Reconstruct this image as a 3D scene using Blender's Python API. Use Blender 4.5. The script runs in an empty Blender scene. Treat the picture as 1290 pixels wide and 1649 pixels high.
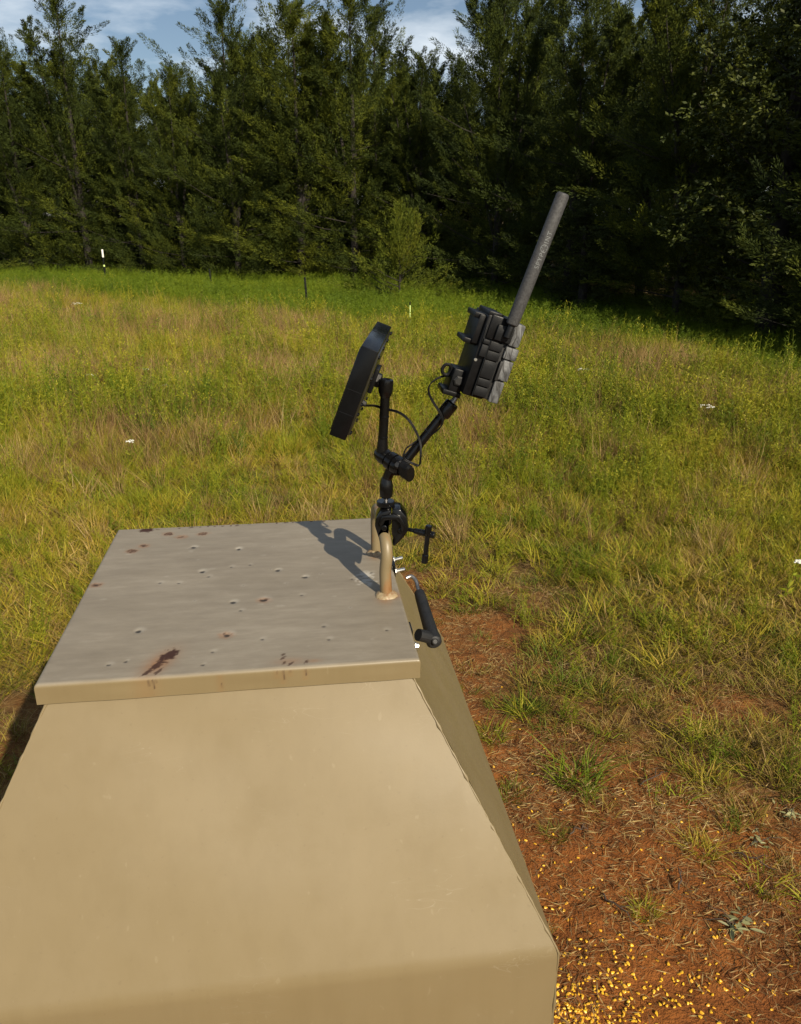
import bpy, bmesh, math, random
import numpy as np
from mathutils import Vector, Matrix

R = math.radians
scene = bpy.context.scene
col = scene.collection

# ------------------------------------------------------------------ camera
cam_d = bpy.data.cameras.new('camera')
cam = bpy.data.objects.new('camera', cam_d)
col.objects.link(cam)
cam.location = (0, 0, 1.8)
cam.rotation_euler = (R(90 - 20.17), 0, 0)
cam_d.sensor_fit = 'HORIZONTAL'
cam_d.sensor_width = 36
cam_d.lens = 36 * 1300 / 1290
cam_d.clip_start = 0.02
cam_d.clip_end = 3000
scene.camera = cam

# ------------------------------------------------------------------ sky, sun, exposure
SUN_EL, SUN_AZ = 32.5, 31.0          # azimuth: degrees to the right of straight behind the viewer
sun_dir = Vector((math.sin(R(SUN_AZ)) * math.cos(R(SUN_EL)), -math.cos(R(SUN_AZ)) * math.cos(R(SUN_EL)), math.sin(R(SUN_EL))))
world = bpy.data.worlds.new('World')
scene.world = world
world.use_nodes = True
wt = world.node_tree
wt.nodes.clear()
w_out = wt.nodes.new('ShaderNodeOutputWorld')
w_bg = wt.nodes.new('ShaderNodeBackground')
w_sky = wt.nodes.new('ShaderNodeTexSky')
w_sky.sky_type = 'NISHITA'
w_sky.sun_disc = False
w_sky.sun_elevation = R(SUN_EL)
w_sky.sun_rotation = math.atan2(sun_dir.x, sun_dir.y)
w_sky.altitude = 300
w_sky.dust_density = 0.6
w_sky.ozone_density = 1.6
w_bg.inputs['Strength'].default_value = 0.05
tc = wt.nodes.new('ShaderNodeTexCoord')
mp = wt.nodes.new('ShaderNodeMapping')
mp.inputs['Scale'].default_value = (1.0, 1.0, 3.4)
mp.inputs['Location'].default_value = (0.35, 0.1, 0.25)
cn = wt.nodes.new('ShaderNodeTexNoise')
cn.inputs['Scale'].default_value = 5.5
cn.inputs['Detail'].default_value = 7
cn.inputs['Roughness'].default_value = 0.55
cr = wt.nodes.new('ShaderNodeValToRGB')
cr.color_ramp.elements[0].position = 0.43
cr.color_ramp.elements[0].color = (0.03, 0.03, 0.03, 1)
cr.color_ramp.elements[1].position = 0.66
cr.color_ramp.elements[1].color = (0.85, 0.85, 0.85, 1)
cm = wt.nodes.new('ShaderNodeMixRGB')
cm.inputs['Color2'].default_value = (11.5, 12.6, 13.6, 1)
wt.links.new(tc.outputs['Generated'], mp.inputs['Vector'])
wt.links.new(mp.outputs['Vector'], cn.inputs['Vector'])
wt.links.new(cn.outputs['Fac'], cr.inputs['Fac'])
wt.links.new(cr.outputs['Color'], cm.inputs['Fac'])
wt.links.new(w_sky.outputs['Color'], cm.inputs['Color1'])
wt.links.new(cm.outputs['Color'], w_bg.inputs['Color'])
wt.links.new(w_bg.outputs['Background'], w_out.inputs['Surface'])

sun_d = bpy.data.lights.new('sun', 'SUN')
sun_d.energy = 5.0
sun_d.angle = R(0.53)
sun_d.color = (1.0, 0.88, 0.68)
sun = bpy.data.objects.new('sun', sun_d)
col.objects.link(sun)
sun.rotation_euler = (-sun_dir).to_track_quat('-Z', 'Y').to_euler()
sun.location = sun_dir * 60

scene.view_settings.view_transform = 'Standard'
scene.view_settings.look = 'None'
scene.view_settings.gamma = 1.0
scene.view_settings.exposure = 0.55
scene.view_settings.use_curve_mapping = False
scene.render.engine = 'CYCLES'
scene.cycles.max_bounces = 6
scene.cycles.diffuse_bounces = 1
scene.cycles.glossy_bounces = 2
scene.cycles.transmission_bounces = 3
scene.cycles.transparent_max_bounces = 4
scene.cycles.use_denoising = True

# ------------------------------------------------------------------ helpers: noise
rng = np.random.default_rng(7)


def vnoise(x, y, seed=0):
    x = np.asarray(x, float); y = np.asarray(y, float)
    xi = np.floor(x); yi = np.floor(y)
    fx = x - xi; fy = y - yi
    fx = fx * fx * (3 - 2 * fx); fy = fy * fy * (3 - 2 * fy)

    def hsh(a, b):
        v = np.sin(a * 127.1 + b * 311.7 + seed * 74.7) * 43758.5453
        return v - np.floor(v)
    return (hsh(xi, yi) * (1 - fx) + hsh(xi + 1, yi) * fx) * (1 - fy) + (hsh(xi, yi + 1) * (1 - fx) + hsh(xi + 1, yi + 1) * fx) * fy


def fbm(x, y, seed=0, oct=4):
    s = 0; a = 0.5
    for i in range(oct):
        s = s + a * vnoise(x, y, seed + i * 13)
        x = x * 2.03; y = y * 2.03; a *= 0.5
    return s


def smooth(a, b, x):
    t = np.clip((np.asarray(x, float) - a) / (b - a), 0, 1)
    return t * t * (3 - 2 * t)


# ------------------------------------------------------------------ helpers: materials
def new_mat(name):
    m = bpy.data.materials.new(name)
    m.use_nodes = True
    nt = m.node_tree
    return m, nt, nt.nodes['Principled BSDF']


def N(nt, kind, **kw):
    n = nt.nodes.new(kind)
    for k, v in kw.items():
        if k in n.inputs.keys():
            n.inputs[k].default_value = v
        else:
            setattr(n, k, v)
    return n


def ramp(nt, stops, interp='LINEAR'):
    n = nt.nodes.new('ShaderNodeValToRGB')
    cr_ = n.color_ramp
    cr_.interpolation = interp
    while len(cr_.elements) < len(stops):
        cr_.elements.new(0.5)
    for e, (p, c) in zip(cr_.elements, stops):
        e.position = p
        e.color = (*c, 1) if len(c) == 3 else c
    return n


def mathn(nt, op, a, b=None):
    n = nt.nodes.new('ShaderNodeMath')
    n.operation = op
    for i, v in enumerate((a, b)):
        if v is None:
            continue
        if isinstance(v, (int, float)):
            n.inputs[i].default_value = v
        else:
            nt.links.new(v, n.inputs[i])
    return n.outputs[0]


def mixc(nt, fac, a, b, mode='MIX'):
    n = nt.nodes.new('ShaderNodeMixRGB')
    n.blend_type = mode
    for k, v in (('Fac', fac), ('Color1', a), ('Color2', b)):
        if isinstance(v, (int, float)):
            n.inputs[k].default_value = v
        elif isinstance(v, tuple):
            n.inputs[k].default_value = (*v, 1) if len(v) == 3 else v
        else:
            nt.links.new(v, n.inputs[k])
    return n.outputs['Color']


def bump(nt, p, height, strength, dist):
    b = nt.nodes.new('ShaderNodeBump')
    b.inputs['Strength'].default_value = strength
    b.inputs['Distance'].default_value = dist
    nt.links.new(height, b.inputs['Height'])
    nt.links.new(b.outputs['Normal'], p.inputs['Normal'])


def obj_coord(nt, scale=None):
    t = nt.nodes.new('ShaderNodeTexCoord')
    if scale is None:
        return t.outputs['Object']
    m_ = nt.nodes.new('ShaderNodeMapping')
    m_.inputs['Scale'].default_value = scale
    nt.links.new(t.outputs['Object'], m_.inputs['Vector'])
    return m_.outputs['Vector']


def noise(nt, vec, scale, detail=4, rough=0.55):
    n = N(nt, 'ShaderNodeTexNoise', Scale=scale, Detail=detail, Roughness=rough)
    if vec is not None:
        nt.links.new(vec, n.inputs['Vector'])
    return n.outputs['Fac']


def attr(nt, name):
    a = nt.nodes.new('ShaderNodeAttribute')
    a.attribute_name = name
    return a.outputs['Fac']


def simple_mat(name, c, rough=0.5, metal=0.0, var=0.25, scale=60.0, bmp=0.15, spec=0.5):
    m, nt, p = new_mat(name)
    v = obj_coord(nt)
    f = noise(nt, v, scale, 5)
    r_ = ramp(nt, [(0.3, tuple(x * (1 - var) for x in c)), (0.7, tuple(min(1, x * (1 + var)) for x in c))])
    nt.links.new(f, r_.inputs['Fac'])
    nt.links.new(r_.outputs['Color'], p.inputs['Base Color'])
    rr = ramp(nt, [(0.3, (rough * 0.8,) * 3), (0.7, (min(1, rough * 1.2),) * 3)])
    nt.links.new(noise(nt, v, scale * 0.35, 4), rr.inputs['Fac'])
    nt.links.new(rr.outputs['Color'], p.inputs['Roughness'])
    p.inputs['Metallic'].default_value = metal
    p.inputs['Specular IOR Level'].default_value = spec
    if bmp:
        bump(nt, p, noise(nt, v, scale * 6, 3), bmp, 0.0006)
    return m


TAN = (0.172, 0.132, 0.070)
RUST = (0.028, 0.007, 0.003)


def tan_paint(name, lid=False):
    m, nt, p = new_mat(name)
    v = obj_coord(nt)
    big = noise(nt, v, 5.0, 4)
    base = mixc(nt, big, tuple(x * 0.94 for x in TAN), tuple(x * 1.06 for x in TAN))
    spk = ramp(nt, [(0.70, (0, 0, 0)), (0.76, (1, 1, 1))])
    nt.links.new(noise(nt, v, 170.0, 2, 0.4), spk.inputs['Fac'])
    base = mixc(nt, mathn(nt, 'MULTIPLY', spk.outputs['Color'], 0.22), base, (0.115, 0.085, 0.046))
    pal = ramp(nt, [(0.72, (0, 0, 0)), (0.78, (1, 1, 1))])
    nt.links.new(noise(nt, obj_coord(nt, (1, 1, 0.45)), 120.0, 2, 0.4), pal.inputs['Fac'])
    base = mixc(nt, mathn(nt, 'MULTIPLY', pal.outputs['Color'], 0.12), base, (0.33, 0.28, 0.19))
    run = noise(nt, obj_coord(nt, (1.0, 1.0, 0.12)), 42.0, 6, 0.65)
    rr_ = ramp(nt, [(0.38, (0.80, 0.78, 0.74)), (0.52, (1, 1, 1)), (0.68, (1.07, 1.07, 1.08))])
    nt.links.new(run, rr_.inputs['Fac'])
    base = mixc(nt, 0.14, base, rr_.outputs['Color'], 'MULTIPLY')
    scr = N(nt, 'ShaderNodeTexNoise', Scale=30.0, Detail=2, Roughness=0.4, Distortion=2.5)
    nt.links.new(obj_coord(nt, (0.25, 0.25, 1.4)), scr.inputs['Vector'])
    sr = ramp(nt, [(0.495, (0, 0, 0)), (0.50, (1, 1, 1)), (0.505, (0, 0, 0))])
    nt.links.new(scr.outputs['Fac'], sr.inputs['Fac'])
    sg = ramp(nt, [(0.60, (0, 0, 0)), (0.68, (1, 1, 1))])
    nt.links.new(noise(nt, v, 9.0, 2), sg.inputs['Fac'])
    base = mixc(nt, mathn(nt, 'MULTIPLY', mathn(nt, 'MULTIPLY', sr.outputs['Color'], sg.outputs['Color']), 0.35), base, (0.30, 0.26, 0.19))
    rgh = ramp(nt, [(0.3, (0.34,) * 3), (0.7, (0.52,) * 3)])
    nt.links.new(noise(nt, v, 14.0, 5, 0.6), rgh.inputs['Fac'])
    nt.links.new(rgh.outputs['Color'], p.inputs['Roughness'])
    p.inputs['Specular IOR Level'].default_value = 0.45
    hgt = noise(nt, v, 420.0, 3)
    if lid:
        # sun-bleached, chalky top sheet with brushed streaks, dents and rust
        streak = noise(nt, obj_coord(nt, (0.22, 1.0, 1.0)), 70.0, 8, 0.72)
        blotch = noise(nt, obj_coord(nt, (0.5, 1.0, 1.0)), 11.0, 5, 0.6)
        gr = ramp(nt, [(0.32, (0.150, 0.126, 0.093)), (0.52, (0.198, 0.170, 0.129)), (0.72, (0.262, 0.231, 0.182))])
        nt.links.new(mathn(nt, 'ADD', mathn(nt, 'MULTIPLY', streak, 0.55), mathn(nt, 'MULTIPLY', blotch, 0.45)), gr.inputs['Fac'])
        base = mixc(nt, attr(nt, 'fade'), base, gr.outputs['Color'])
        base = mixc(nt, attr(nt, 'halo'), base, (0.36, 0.335, 0.29))
        rn = noise(nt, v, 260.0, 4)
        ra = mathn(nt, 'MULTIPLY', attr(nt, 'stain'), mathn(nt, 'ADD', 0.45, rn))
        base = mixc(nt, ra, base, (0.22, 0.095, 0.030))
        base = mixc(nt, attr(nt, 'rust'), base, RUST)
        base = mixc(nt, attr(nt, 'hole'), base, (0.012, 0.009, 0.007))
        rg = mixc(nt, attr(nt, 'fade'), (0.38,) * 3, (0.50,) * 3)
        rg = mixc(nt, attr(nt, 'rust'), rg, (0.9,) * 3)
        nt.links.new(rg, p.inputs['Roughness'])
    nt.links.new(base, p.inputs['Base Color'])
    bump(nt, p, hgt, 0.08, 0.0005)
    return m


M = {}
M['paint'] = tan_paint('tan_paint')
M['lid'] = tan_paint('weathered_lid_paint', True)
M['black_metal'] = simple_mat('black_anodised_metal', (0.003, 0.003, 0.0033), 0.22, 0.0, 0.3, 90, 0.04, 0.4)
M['black_plastic'] = simple_mat('black_plastic', (0.0045, 0.0045, 0.005), 0.40, 0.0, 0.3, 120, 0.2, 0.2)
M['grey_plastic'] = simple_mat('charcoal_plastic', (0.0065, 0.007, 0.008), 0.48, 0.0, 0.3, 120, 0.25, 0.25)
M['panel_side'] = simple_mat('panel_housing_plastic', (0.004, 0.0043, 0.005), 0.22, 0.0, 0.2, 60, 0.04, 0.22)
M['antenna'] = simple_mat('antenna_rubber', (0.042, 0.042, 0.044), 0.6, 0.0, 0.45, 420, 0.5, 0.4)
M['print'] = simple_mat('pale_grey_print', (0.14, 0.15, 0.155), 0.6, 0, 0.35, 500, 0)
M['rubber'] = simple_mat('black_rubber', (0.007, 0.007, 0.0075), 0.6, 0, 0.3, 150, 0.3)
M['zinc'] = simple_mat('zinc_plated_steel', (0.66, 0.66, 0.64), 0.32, 1.0, 0.15, 200, 0.1)
M['steel'] = simple_mat('dull_steel', (0.30, 0.29, 0.28), 0.42, 1.0, 0.2, 120, 0.1)
M['clear'] = simple_mat('panel_back_plate', (0.02, 0.018, 0.012), 0.25, 0, 0.25, 40, 0.0)
M['cells'] = simple_mat('solar_cells', (0.012, 0.016, 0.035), 0.12, 0, 0.2, 30, 0.0)
M['t_post'] = simple_mat('dark_green_post_paint', (0.004, 0.006, 0.004), 0.7, 0, 0.3, 30, 0.1, 0.2)
M['lime'] = simple_mat('pale_lime_plastic', (0.52, 0.66, 0.22), 0.5, 0, 0.1, 30, 0.0)
M['white'] = simple_mat('white_plastic', (0.80, 0.80, 0.76), 0.45, 0, 0.05, 30, 0.0)
M['twig'] = simple_mat('dark_twig_bark', (0.055, 0.036, 0.024), 0.9, 0, 0.4, 120, 0.5)
M['petal'] = simple_mat('white_petals', (0.74, 0.74, 0.66), 0.7, 0, 0.1, 40, 0.0)


def camo_mat():
    m, nt, p = new_mat('grey_bark_camouflage')
    v = obj_coord(nt, (1.0, 1.0, 0.45))
    d = N(nt, 'ShaderNodeTexNoise', Scale=90.0, Detail=5, Roughness=0.65, Distortion=1.2)
    nt.links.new(v, d.inputs['Vector'])
    r_ = ramp(nt, [(0.36, (0.008, 0.008, 0.009)), (0.44, (0.045, 0.046, 0.049)), (0.56, (0.095, 0.099, 0.103)), (0.72, (0.165, 0.17, 0.175))])
    nt.links.new(d.outputs['Fac'], r_.inputs['Fac'])
    w = N(nt, 'ShaderNodeTexWave', Scale=38.0, Distortion=9.0, Detail=3)
    nt.links.new(v, w.inputs['Vector'])
    wr = ramp(nt, [(0.02, (1, 1, 1)), (0.10, (0, 0, 0))])
    nt.links.new(w.outputs['Fac'], wr.inputs['Fac'])
    c = mixc(nt, wr.outputs['Color'], r_.outputs['Color'], (0.03, 0.03, 0.03))
    nt.links.new(c, p.inputs['Base Color'])
    p.inputs['Roughness'].default_value = 0.6
    return m


M['camo'] = camo_mat()


def rusty_tube_mat():
    m, nt, p = new_mat('tan_tube_with_rust')
    v = obj_coord(nt)
    f = noise(nt, obj_coord(nt, (1, 1, 0.3)), 55.0, 5, 0.6)
    r_ = ramp(nt, [(0.50, TAN), (0.62, (0.20, 0.11, 0.045)), (0.75, (0.15, 0.06, 0.018))])
    nt.links.new(f, r_.inputs['Fac'])
    nt.links.new(r_.outputs['Color'], p.inputs['Base Color'])
    p.inputs['Roughness'].default_value = 0.45
    bump(nt, p, noise(nt, v, 300.0, 3), 0.2, 0.0006)
    return m


M['tube'] = rusty_tube_mat()


def weld_mat():
    m, nt, p = new_mat('painted_weld')
    f = noise(nt, obj_coord(nt), 120.0, 5, 0.6)
    r_ = ramp(nt, [(0.44, (0.28, 0.22, 0.13)), (0.62, (0.19, 0.10, 0.045)), (0.74, (0.10, 0.04, 0.015))])
    nt.links.new(f, r_.inputs['Fac'])
    nt.links.new(r_.outputs['Color'], p.inputs['Base Color'])
    p.inputs['Roughness'].default_value = 0.5
    return m


M['weld'] = weld_mat()


def foliage_mat(name, stops, transl=0.3, nscale=0.5, wr=(0.4, 0.35, 0.25), rough=0.65):
    """colour from leaf-by-leaf, plant-by-plant and patch-by-patch variation"""
    m, nt, p = new_mat(name)
    oi = nt.nodes.new('ShaderNodeObjectInfo')
    geo = nt.nodes.new('ShaderNodeNewGeometry')
    n1 = noise(nt, geo.outputs['Position'], nscale, 3)
    n1 = mathn(nt, 'ADD', mathn(nt, 'MULTIPLY', mathn(nt, 'SUBTRACT', n1, 0.5), 2.4), 0.5)
    f = mathn(nt, 'ADD', mathn(nt, 'ADD', mathn(nt, 'MULTIPLY', n1, wr[0]), mathn(nt, 'MULTIPLY', oi.outputs['Random'], wr[1])), mathn(nt, 'MULTIPLY', attr(nt, 'rnd'), wr[2]))
    r_ = ramp(nt, stops)
    nt.links.new(f, r_.inputs['Fac'])
    nt.links.new(r_.outputs['Color'], p.inputs['Base Color'])
    p.inputs['Roughness'].default_value = rough
    p.inputs['Specular IOR Level'].default_value = 0.25
    t = nt.nodes.new('ShaderNodeBsdfTranslucent')
    nt.links.new(r_.outputs['Color'], t.inputs['Color'])
    mx = nt.nodes.new('ShaderNodeMixShader')
    mx.inputs[0].default_value = transl
    nt.links.new(p.outputs[0], mx.inputs[1])
    nt.links.new(t.outputs[0], mx.inputs[2])
    nt.links.new(mx.outputs[0], nt.nodes['Material Output'].inputs['Surface'])
    return m


G1, G2, G3, YG, OL, TN, BR = (0.040, 0.066, 0.010), (0.078, 0.118, 0.005), (0.160, 0.188, 0.007), (0.285, 0.250, 0.016), (0.285, 0.192, 0.024), (0.400, 0.290, 0.105), (0.150, 0.080, 0.034)
M['turf'] = foliage_mat('short_field_grass', [(0.08, G1), (0.22, G2), (0.36, G3), (0.52, YG), (0.68, OL), (0.86, TN)], 0.18, 0.9)
M['worn'] = foliage_mat('worn_olive_turf', [(0.10, G1), (0.28, G2), (0.42, (0.135, 0.122, 0.014)), (0.58, (0.215, 0.150, 0.020)), (0.70, (0.20, 0.12, 0.042)), (0.88, TN)], 0.15, 1.3)
M['weed'] = foliage_mat('green_weed_leaves', [(0.05, G1), (0.28, G2), (0.52, G3), (0.80, YG)], 0.2, 0.7)
M['lush'] = foliage_mat('lush_bright_grass', [(0.1, (0.055, 0.094, 0.004)), (0.5, (0.098, 0.146, 0.005)), (0.9, (0.160, 0.192, 0.008))], 0.22, 0.5)
M['straw'] = foliage_mat('dry_straw', [(0.1, (0.07, 0.038, 0.018)), (0.3, BR), (0.5, (0.26, 0.165, 0.07)), (0.75, TN), (1.0, (0.50, 0.42, 0.25))], 0.2, 1.5, (0.25, 0.35, 0.4))
M['yellow_tip'] = foliage_mat('yellow_weed_blossom', [(0.2, (0.19, 0.20, 0.015)), (0.8, (0.32, 0.28, 0.02))], 0.3, 1.0)
M['cedar'] = foliage_mat('cedar_foliage', [(0.15, (0.010, 0.018, 0.002)), (0.5, (0.032, 0.046, 0.003)), (0.82, (0.105, 0.118, 0.006))], 0.04, 0.8, (0.30, 0.18, 0.52), 0.8)
M['broadleaf'] = foliage_mat('broadleaf_foliage', [(0.15, (0.014, 0.022, 0.003)), (0.5, (0.028, 0.040, 0.005)), (0.85, (0.065, 0.075, 0.010))], 0.08, 0.6, (0.3, 0.3, 0.4), 0.6)
M['olive_cedar'] = foliage_mat('olive_young_cedar', [(0.15, (0.055, 0.078, 0.006)), (0.6, (0.100, 0.120, 0.008)), (0.95, (0.165, 0.145, 0.012))], 0.2, 1.5, (0.3, 0.2, 0.5), 0.75)
M['wilted'] = foliage_mat('wilted_pale_leaf', [(0.2, (0.15, 0.15, 0.06)), (0.6, (0.27, 0.265, 0.125)), (0.9, (0.38, 0.36, 0.21))], 0.15, 3.0)
M['bark'] = simple_mat('grey_brown_bark', (0.018, 0.014, 0.011), 0.95, 0, 0.4, 14, 0.8)


def kernel_mat():
    m, nt, p = new_mat('yellow_corn')
    oi = nt.nodes.new('ShaderNodeObjectInfo')
    f = mathn(nt, 'ADD', mathn(nt, 'MULTIPLY', oi.outputs['Random'], 0.65), mathn(nt, 'MULTIPLY', attr(nt, 'rnd'), 0.35))
    r_ = ramp(nt, [(0.05, (0.38, 0.13, 0.010)), (0.30, (0.62, 0.30, 0.015)), (0.70, (0.70, 0.41, 0.025)), (0.98, (0.72, 0.56, 0.18))])
    nt.links.new(f, r_.inputs['Fac'])
    nt.links.new(r_.outputs['Color'], p.inputs['Base Color'])
    p.inputs['Roughness'].default_value = 0.35
    return m


M['corn'] = kernel_mat()


def soil_mat():
    m, nt, p = new_mat('red_clay_soil')
    geo = nt.nodes.new('ShaderNodeNewGeometry')
    v = geo.outputs['Position']
    a = noise(nt, v, 2.4, 6, 0.6)
    b = noise(nt, v, 26.0, 6, 0.65)
    c = noise(nt, v, 150.0, 4, 0.6)
    f = mathn(nt, 'ADD', mathn(nt, 'ADD', mathn(nt, 'MULTIPLY', a, 0.35), mathn(nt, 'MULTIPLY', b, 0.4)), mathn(nt, 'MULTIPLY', c, 0.25))
    r_ = ramp(nt, [(0.30, (0.080, 0.025, 0.008)), (0.45, (0.165, 0.056, 0.015)), (0.57, (0.265, 0.092, 0.021)), (0.74, (0.34, 0.142, 0.042))])
    nt.links.new(f, r_.inputs['Fac'])
    # thatch of dead grass away from the feeder
    th = ramp(nt, [(0.36, (0.040, 0.030, 0.012)), (0.5, (0.10, 0.072, 0.026)), (0.66, (0.19, 0.135, 0.055))])
    nt.links.new(noise(nt, v, 38.0, 6, 0.7), th.inputs['Fac'])
    base = mixc(nt, attr(nt, 'thatch'), r_.outputs['Color'], th.outputs['Color'])
    nt.links.new(base, p.inputs['Base Color'])
    p.inputs['Roughness'].default_value = 0.95
    p.inputs['Specular IOR Level'].default_value = 0.15
    hh = mathn(nt, 'ADD', mathn(nt, 'MULTIPLY', b, 0.7), mathn(nt, 'MULTIPLY', c, 0.4))
    bump(nt, p, hh, 0.9, 0.03)
    return m


M['soil'] = soil_mat()


# ------------------------------------------------------------------ helpers: meshes
class MB:
    def __init__(self):
        self.v = []
        self.f = []

    def add(self, vs, fs):
        o = len(self.v)
        self.v.extend([tuple(p) for p in vs])
        self.f.extend([tuple(i + o for i in q) for q in fs])

    def tube(self, pts, rad, n=14, caps=True):
        pts = [Vector(p) for p in pts]
        if isinstance(rad, (int, float)):
            rad = [rad] * len(pts)
        vs = []; fs = []
        t0 = (pts[1] - pts[0]).normalized()
        up = Vector((0, 0, 1)) if abs(t0.z) < 0.9 else Vector((0, 1, 0))
        side = t0.cross(up).normalized()
        for i, p in enumerate(pts):
            t = (pts[min(i + 1, len(pts) - 1)] - pts[max(i - 1, 0)]).normalized()
            side = (side - t * side.dot(t)).normalized()
            b = t.cross(side)
            for k in range(n):
                a = 2 * math.pi * k / n
                vs.append(p + (side * math.cos(a) + b * math.sin(a)) * rad[i])
        for i in range(len(pts) - 1):
            for k in range(n):
                fs.append((i * n + k, i * n + (k + 1) % n, (i + 1) * n + (k + 1) % n, (i + 1) * n + k))
        if caps:
            fs.append(tuple(range(n - 1, -1, -1)))
            m_ = (len(pts) - 1) * n
            fs.append(tuple(range(m_, m_ + n)))
        self.add(vs, fs)
        return self

    def lathe(self, a, axis, prof, n=20):
        """prof: list of (distance along axis, radius)"""
        a = Vector(a); axis = Vector(axis).normalized()
        up = Vector((0, 0, 1)) if abs(axis.z) < 0.9 else Vector((0, 1, 0))
        s = axis.cross(up).normalized(); b = axis.cross(s)
        vs = []; fs = []
        for d, r in prof:
            for k in range(n):
                an = 2 * math.pi * k / n
                vs.append(a + axis * d + (s * math.cos(an) + b * math.sin(an)) * max(r, 1e-5))
        for i in range(len(prof) - 1):
            for k in range(n):
                fs.append((i * n + k, (i + 1) * n + k, (i + 1) * n + (k + 1) % n, i * n + (k + 1) % n))
        fs.append(tuple(range(n)))
        m_ = (len(prof) - 1) * n
        fs.append(tuple(range(m_ + n - 1, m_ - 1, -1)))
        self.add(vs, fs)
        return self

    def box(self, lo, hi, frame=None, bev=0.0, seg=2):
        bev *= 0.6
        bm = bmesh.new()
        bmesh.ops.create_cube(bm, size=1)
        for v in bm.verts:
            v.co = Vector([lo[i] + (v.co[i] + 0.5) * (hi[i] - lo[i]) for i in range(3)])
        if bev:
            bmesh.ops.bevel(bm, geom=bm.edges[:], offset=bev, segments=seg, profile=0.5, affect='EDGES')
        bm.verts.index_update()
        vs = [v.co.copy() for v in bm.verts]
        fs = [[v.index for v in f.verts] for f in bm.faces]
        bm.free()
        if frame is not None:
            vs = [frame @ v for v in vs]
        self.add(vs, fs)
        return self

    def prism(self, poly, y0, y1, frame=None, bev=0.0):
        """poly in (x, z), extruded along y"""
        bm = bmesh.new()
        lo = [bm.verts.new((x, y0, z)) for x, z in poly]
        hi = [bm.verts.new((x, y1, z)) for x, z in poly]
        n = len(poly)
        bm.faces.new(lo)
        bm.faces.new(hi[::-1])
        for k in range(n):
            bm.faces.new((lo[k], hi[k], hi[(k + 1) % n], lo[(k + 1) % n]))
        bmesh.ops.recalc_face_normals(bm, faces=bm.faces[:])
        if bev:
            bmesh.ops.bevel(bm, geom=bm.edges[:], offset=bev, segments=2, profile=0.5, affect='EDGES')
        bm.verts.index_update()
        vs = [v.co.copy() for v in bm.verts]
        fs = [[v.index for v in f.verts] for f in bm.faces]
        bm.free()
        if frame is not None:
            vs = [frame @ v for v in vs]
        self.add(vs, fs)
        return self

    def build(self, name, mat, parent=None, smooth_deg=24):
        me = bpy.data.meshes.new(name)
        me.from_pydata(self.v, [], self.f)
        me.update()
        bm = bmesh.new(); bm.from_mesh(me)
        bmesh.ops.recalc_face_normals(bm, faces=bm.faces[:])
        bm.to_mesh(me); bm.free()
        if smooth_deg:
            me.shade_smooth()
            me.set_sharp_from_angle(angle=R(smooth_deg))
        me.materials.append(M[mat])
        o = bpy.data.objects.new(name, me)
        col.objects.link(o)
        if parent is not None:
            o.parent = parent
        return o


def np_mesh(name, verts, faces, mats, rnd=None, midx=None, smooth_=False):
    """verts (n,3), faces (m,k) array"""
    me = bpy.data.meshes.new(name)
    verts = np.ascontiguousarray(verts, np.float32)
    faces = np.ascontiguousarray(faces, np.int32)
    m, k = faces.shape
    me.vertices.add(len(verts))
    me.vertices.foreach_set('co', verts.ravel())
    me.loops.add(m * k)
    me.loops.foreach_set('vertex_index', faces.ravel())
    me.polygons.add(m)
    me.polygons.foreach_set('loop_start', np.arange(0, m * k, k, dtype=np.int32))
    if midx is not None:
        me.polygons.foreach_set('material_index', np.ascontiguousarray(midx, np.int32))
    if smooth_:
        me.polygons.foreach_set('use_smooth', np.ones(m, bool))
    me.update(calc_edges=True)
    if rnd is not None:
        a = me.attributes.new('rnd', 'FLOAT', 'POINT')
        a.data.foreach_set('value', np.ascontiguousarray(rnd, np.float32))
    for q in mats:
        me.materials.append(M[q])
    return me


def empty(name, loc=(0, 0, 0), rz=0.0):
    o = bpy.data.objects.new(name, None)
    o.location = loc
    o.rotation_euler = (0, 0, rz)
    o.empty_display_size = 0.1
    col.objects.link(o)
    return o


def tag(o, label, cat, group=None):
    o['label'] = label
    o['category'] = cat
    if group:
        o['group'] = group
    return o


def link(name, me, parent=None):
    o = bpy.data.objects.new(name, me)
    col.objects.link(o)
    if parent is not None:
        o.parent = parent
    return o


def copy_tree(o, parent=None):
    c = o.copy()
    col.objects.link(c)
    c.parent = parent
    for ch in list(o.children):
        copy_tree(ch, c)
    return c


def bez(pts, n=8):
    """smooth Catmull-Rom path through points"""
    pts = [Vector(p) for p in pts]
    out = []
    for i in range(len(pts) - 1):
        p0 = pts[max(i - 1, 0)]; p1 = pts[i]; p2 = pts[i + 1]; p3 = pts[min(i + 2, len(pts) - 1)]
        for k in range(n):
            t = k / n
            out.append(0.5 * ((2 * p1) + (p2 - p0) * t + (2 * p0 - 5 * p1 + 4 * p2 - p3) * t * t + (3 * p1 - p0 - 3 * p2 + p3) * t ** 3))
    out.append(pts[-1])
    return out


# ------------------------------------------------------------------ the ground
FX, FY = -0.228, 1.063            # feeder centre
BX = np.array([-60, -14, -8.5, -4.9, -2.0, 0.0, 2.6, 4.0, 5.5, 60.0])
BY = np.array([25.5, 22.2, 19.8, 16.8, 13.8, 12.6, 11.4, 9.0, 6.8, 5.0])


def lush_edge(x, y):
    return y - np.interp(x, BX, BY) + (vnoise(x * 1.1, y * 1.1, 5) - 0.5) * 1.0


def bareness(x, y):
    d = np.hypot(x - FX, (y - FY) * 0.82)
    d = d + np.where(x < FX, (FX - x) * 0.55, 0)
    return 1 - smooth(1.2, 2.85, d + (fbm(x * 2.2, y * 2.2, 3) - 0.47) * 1.7)


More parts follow.
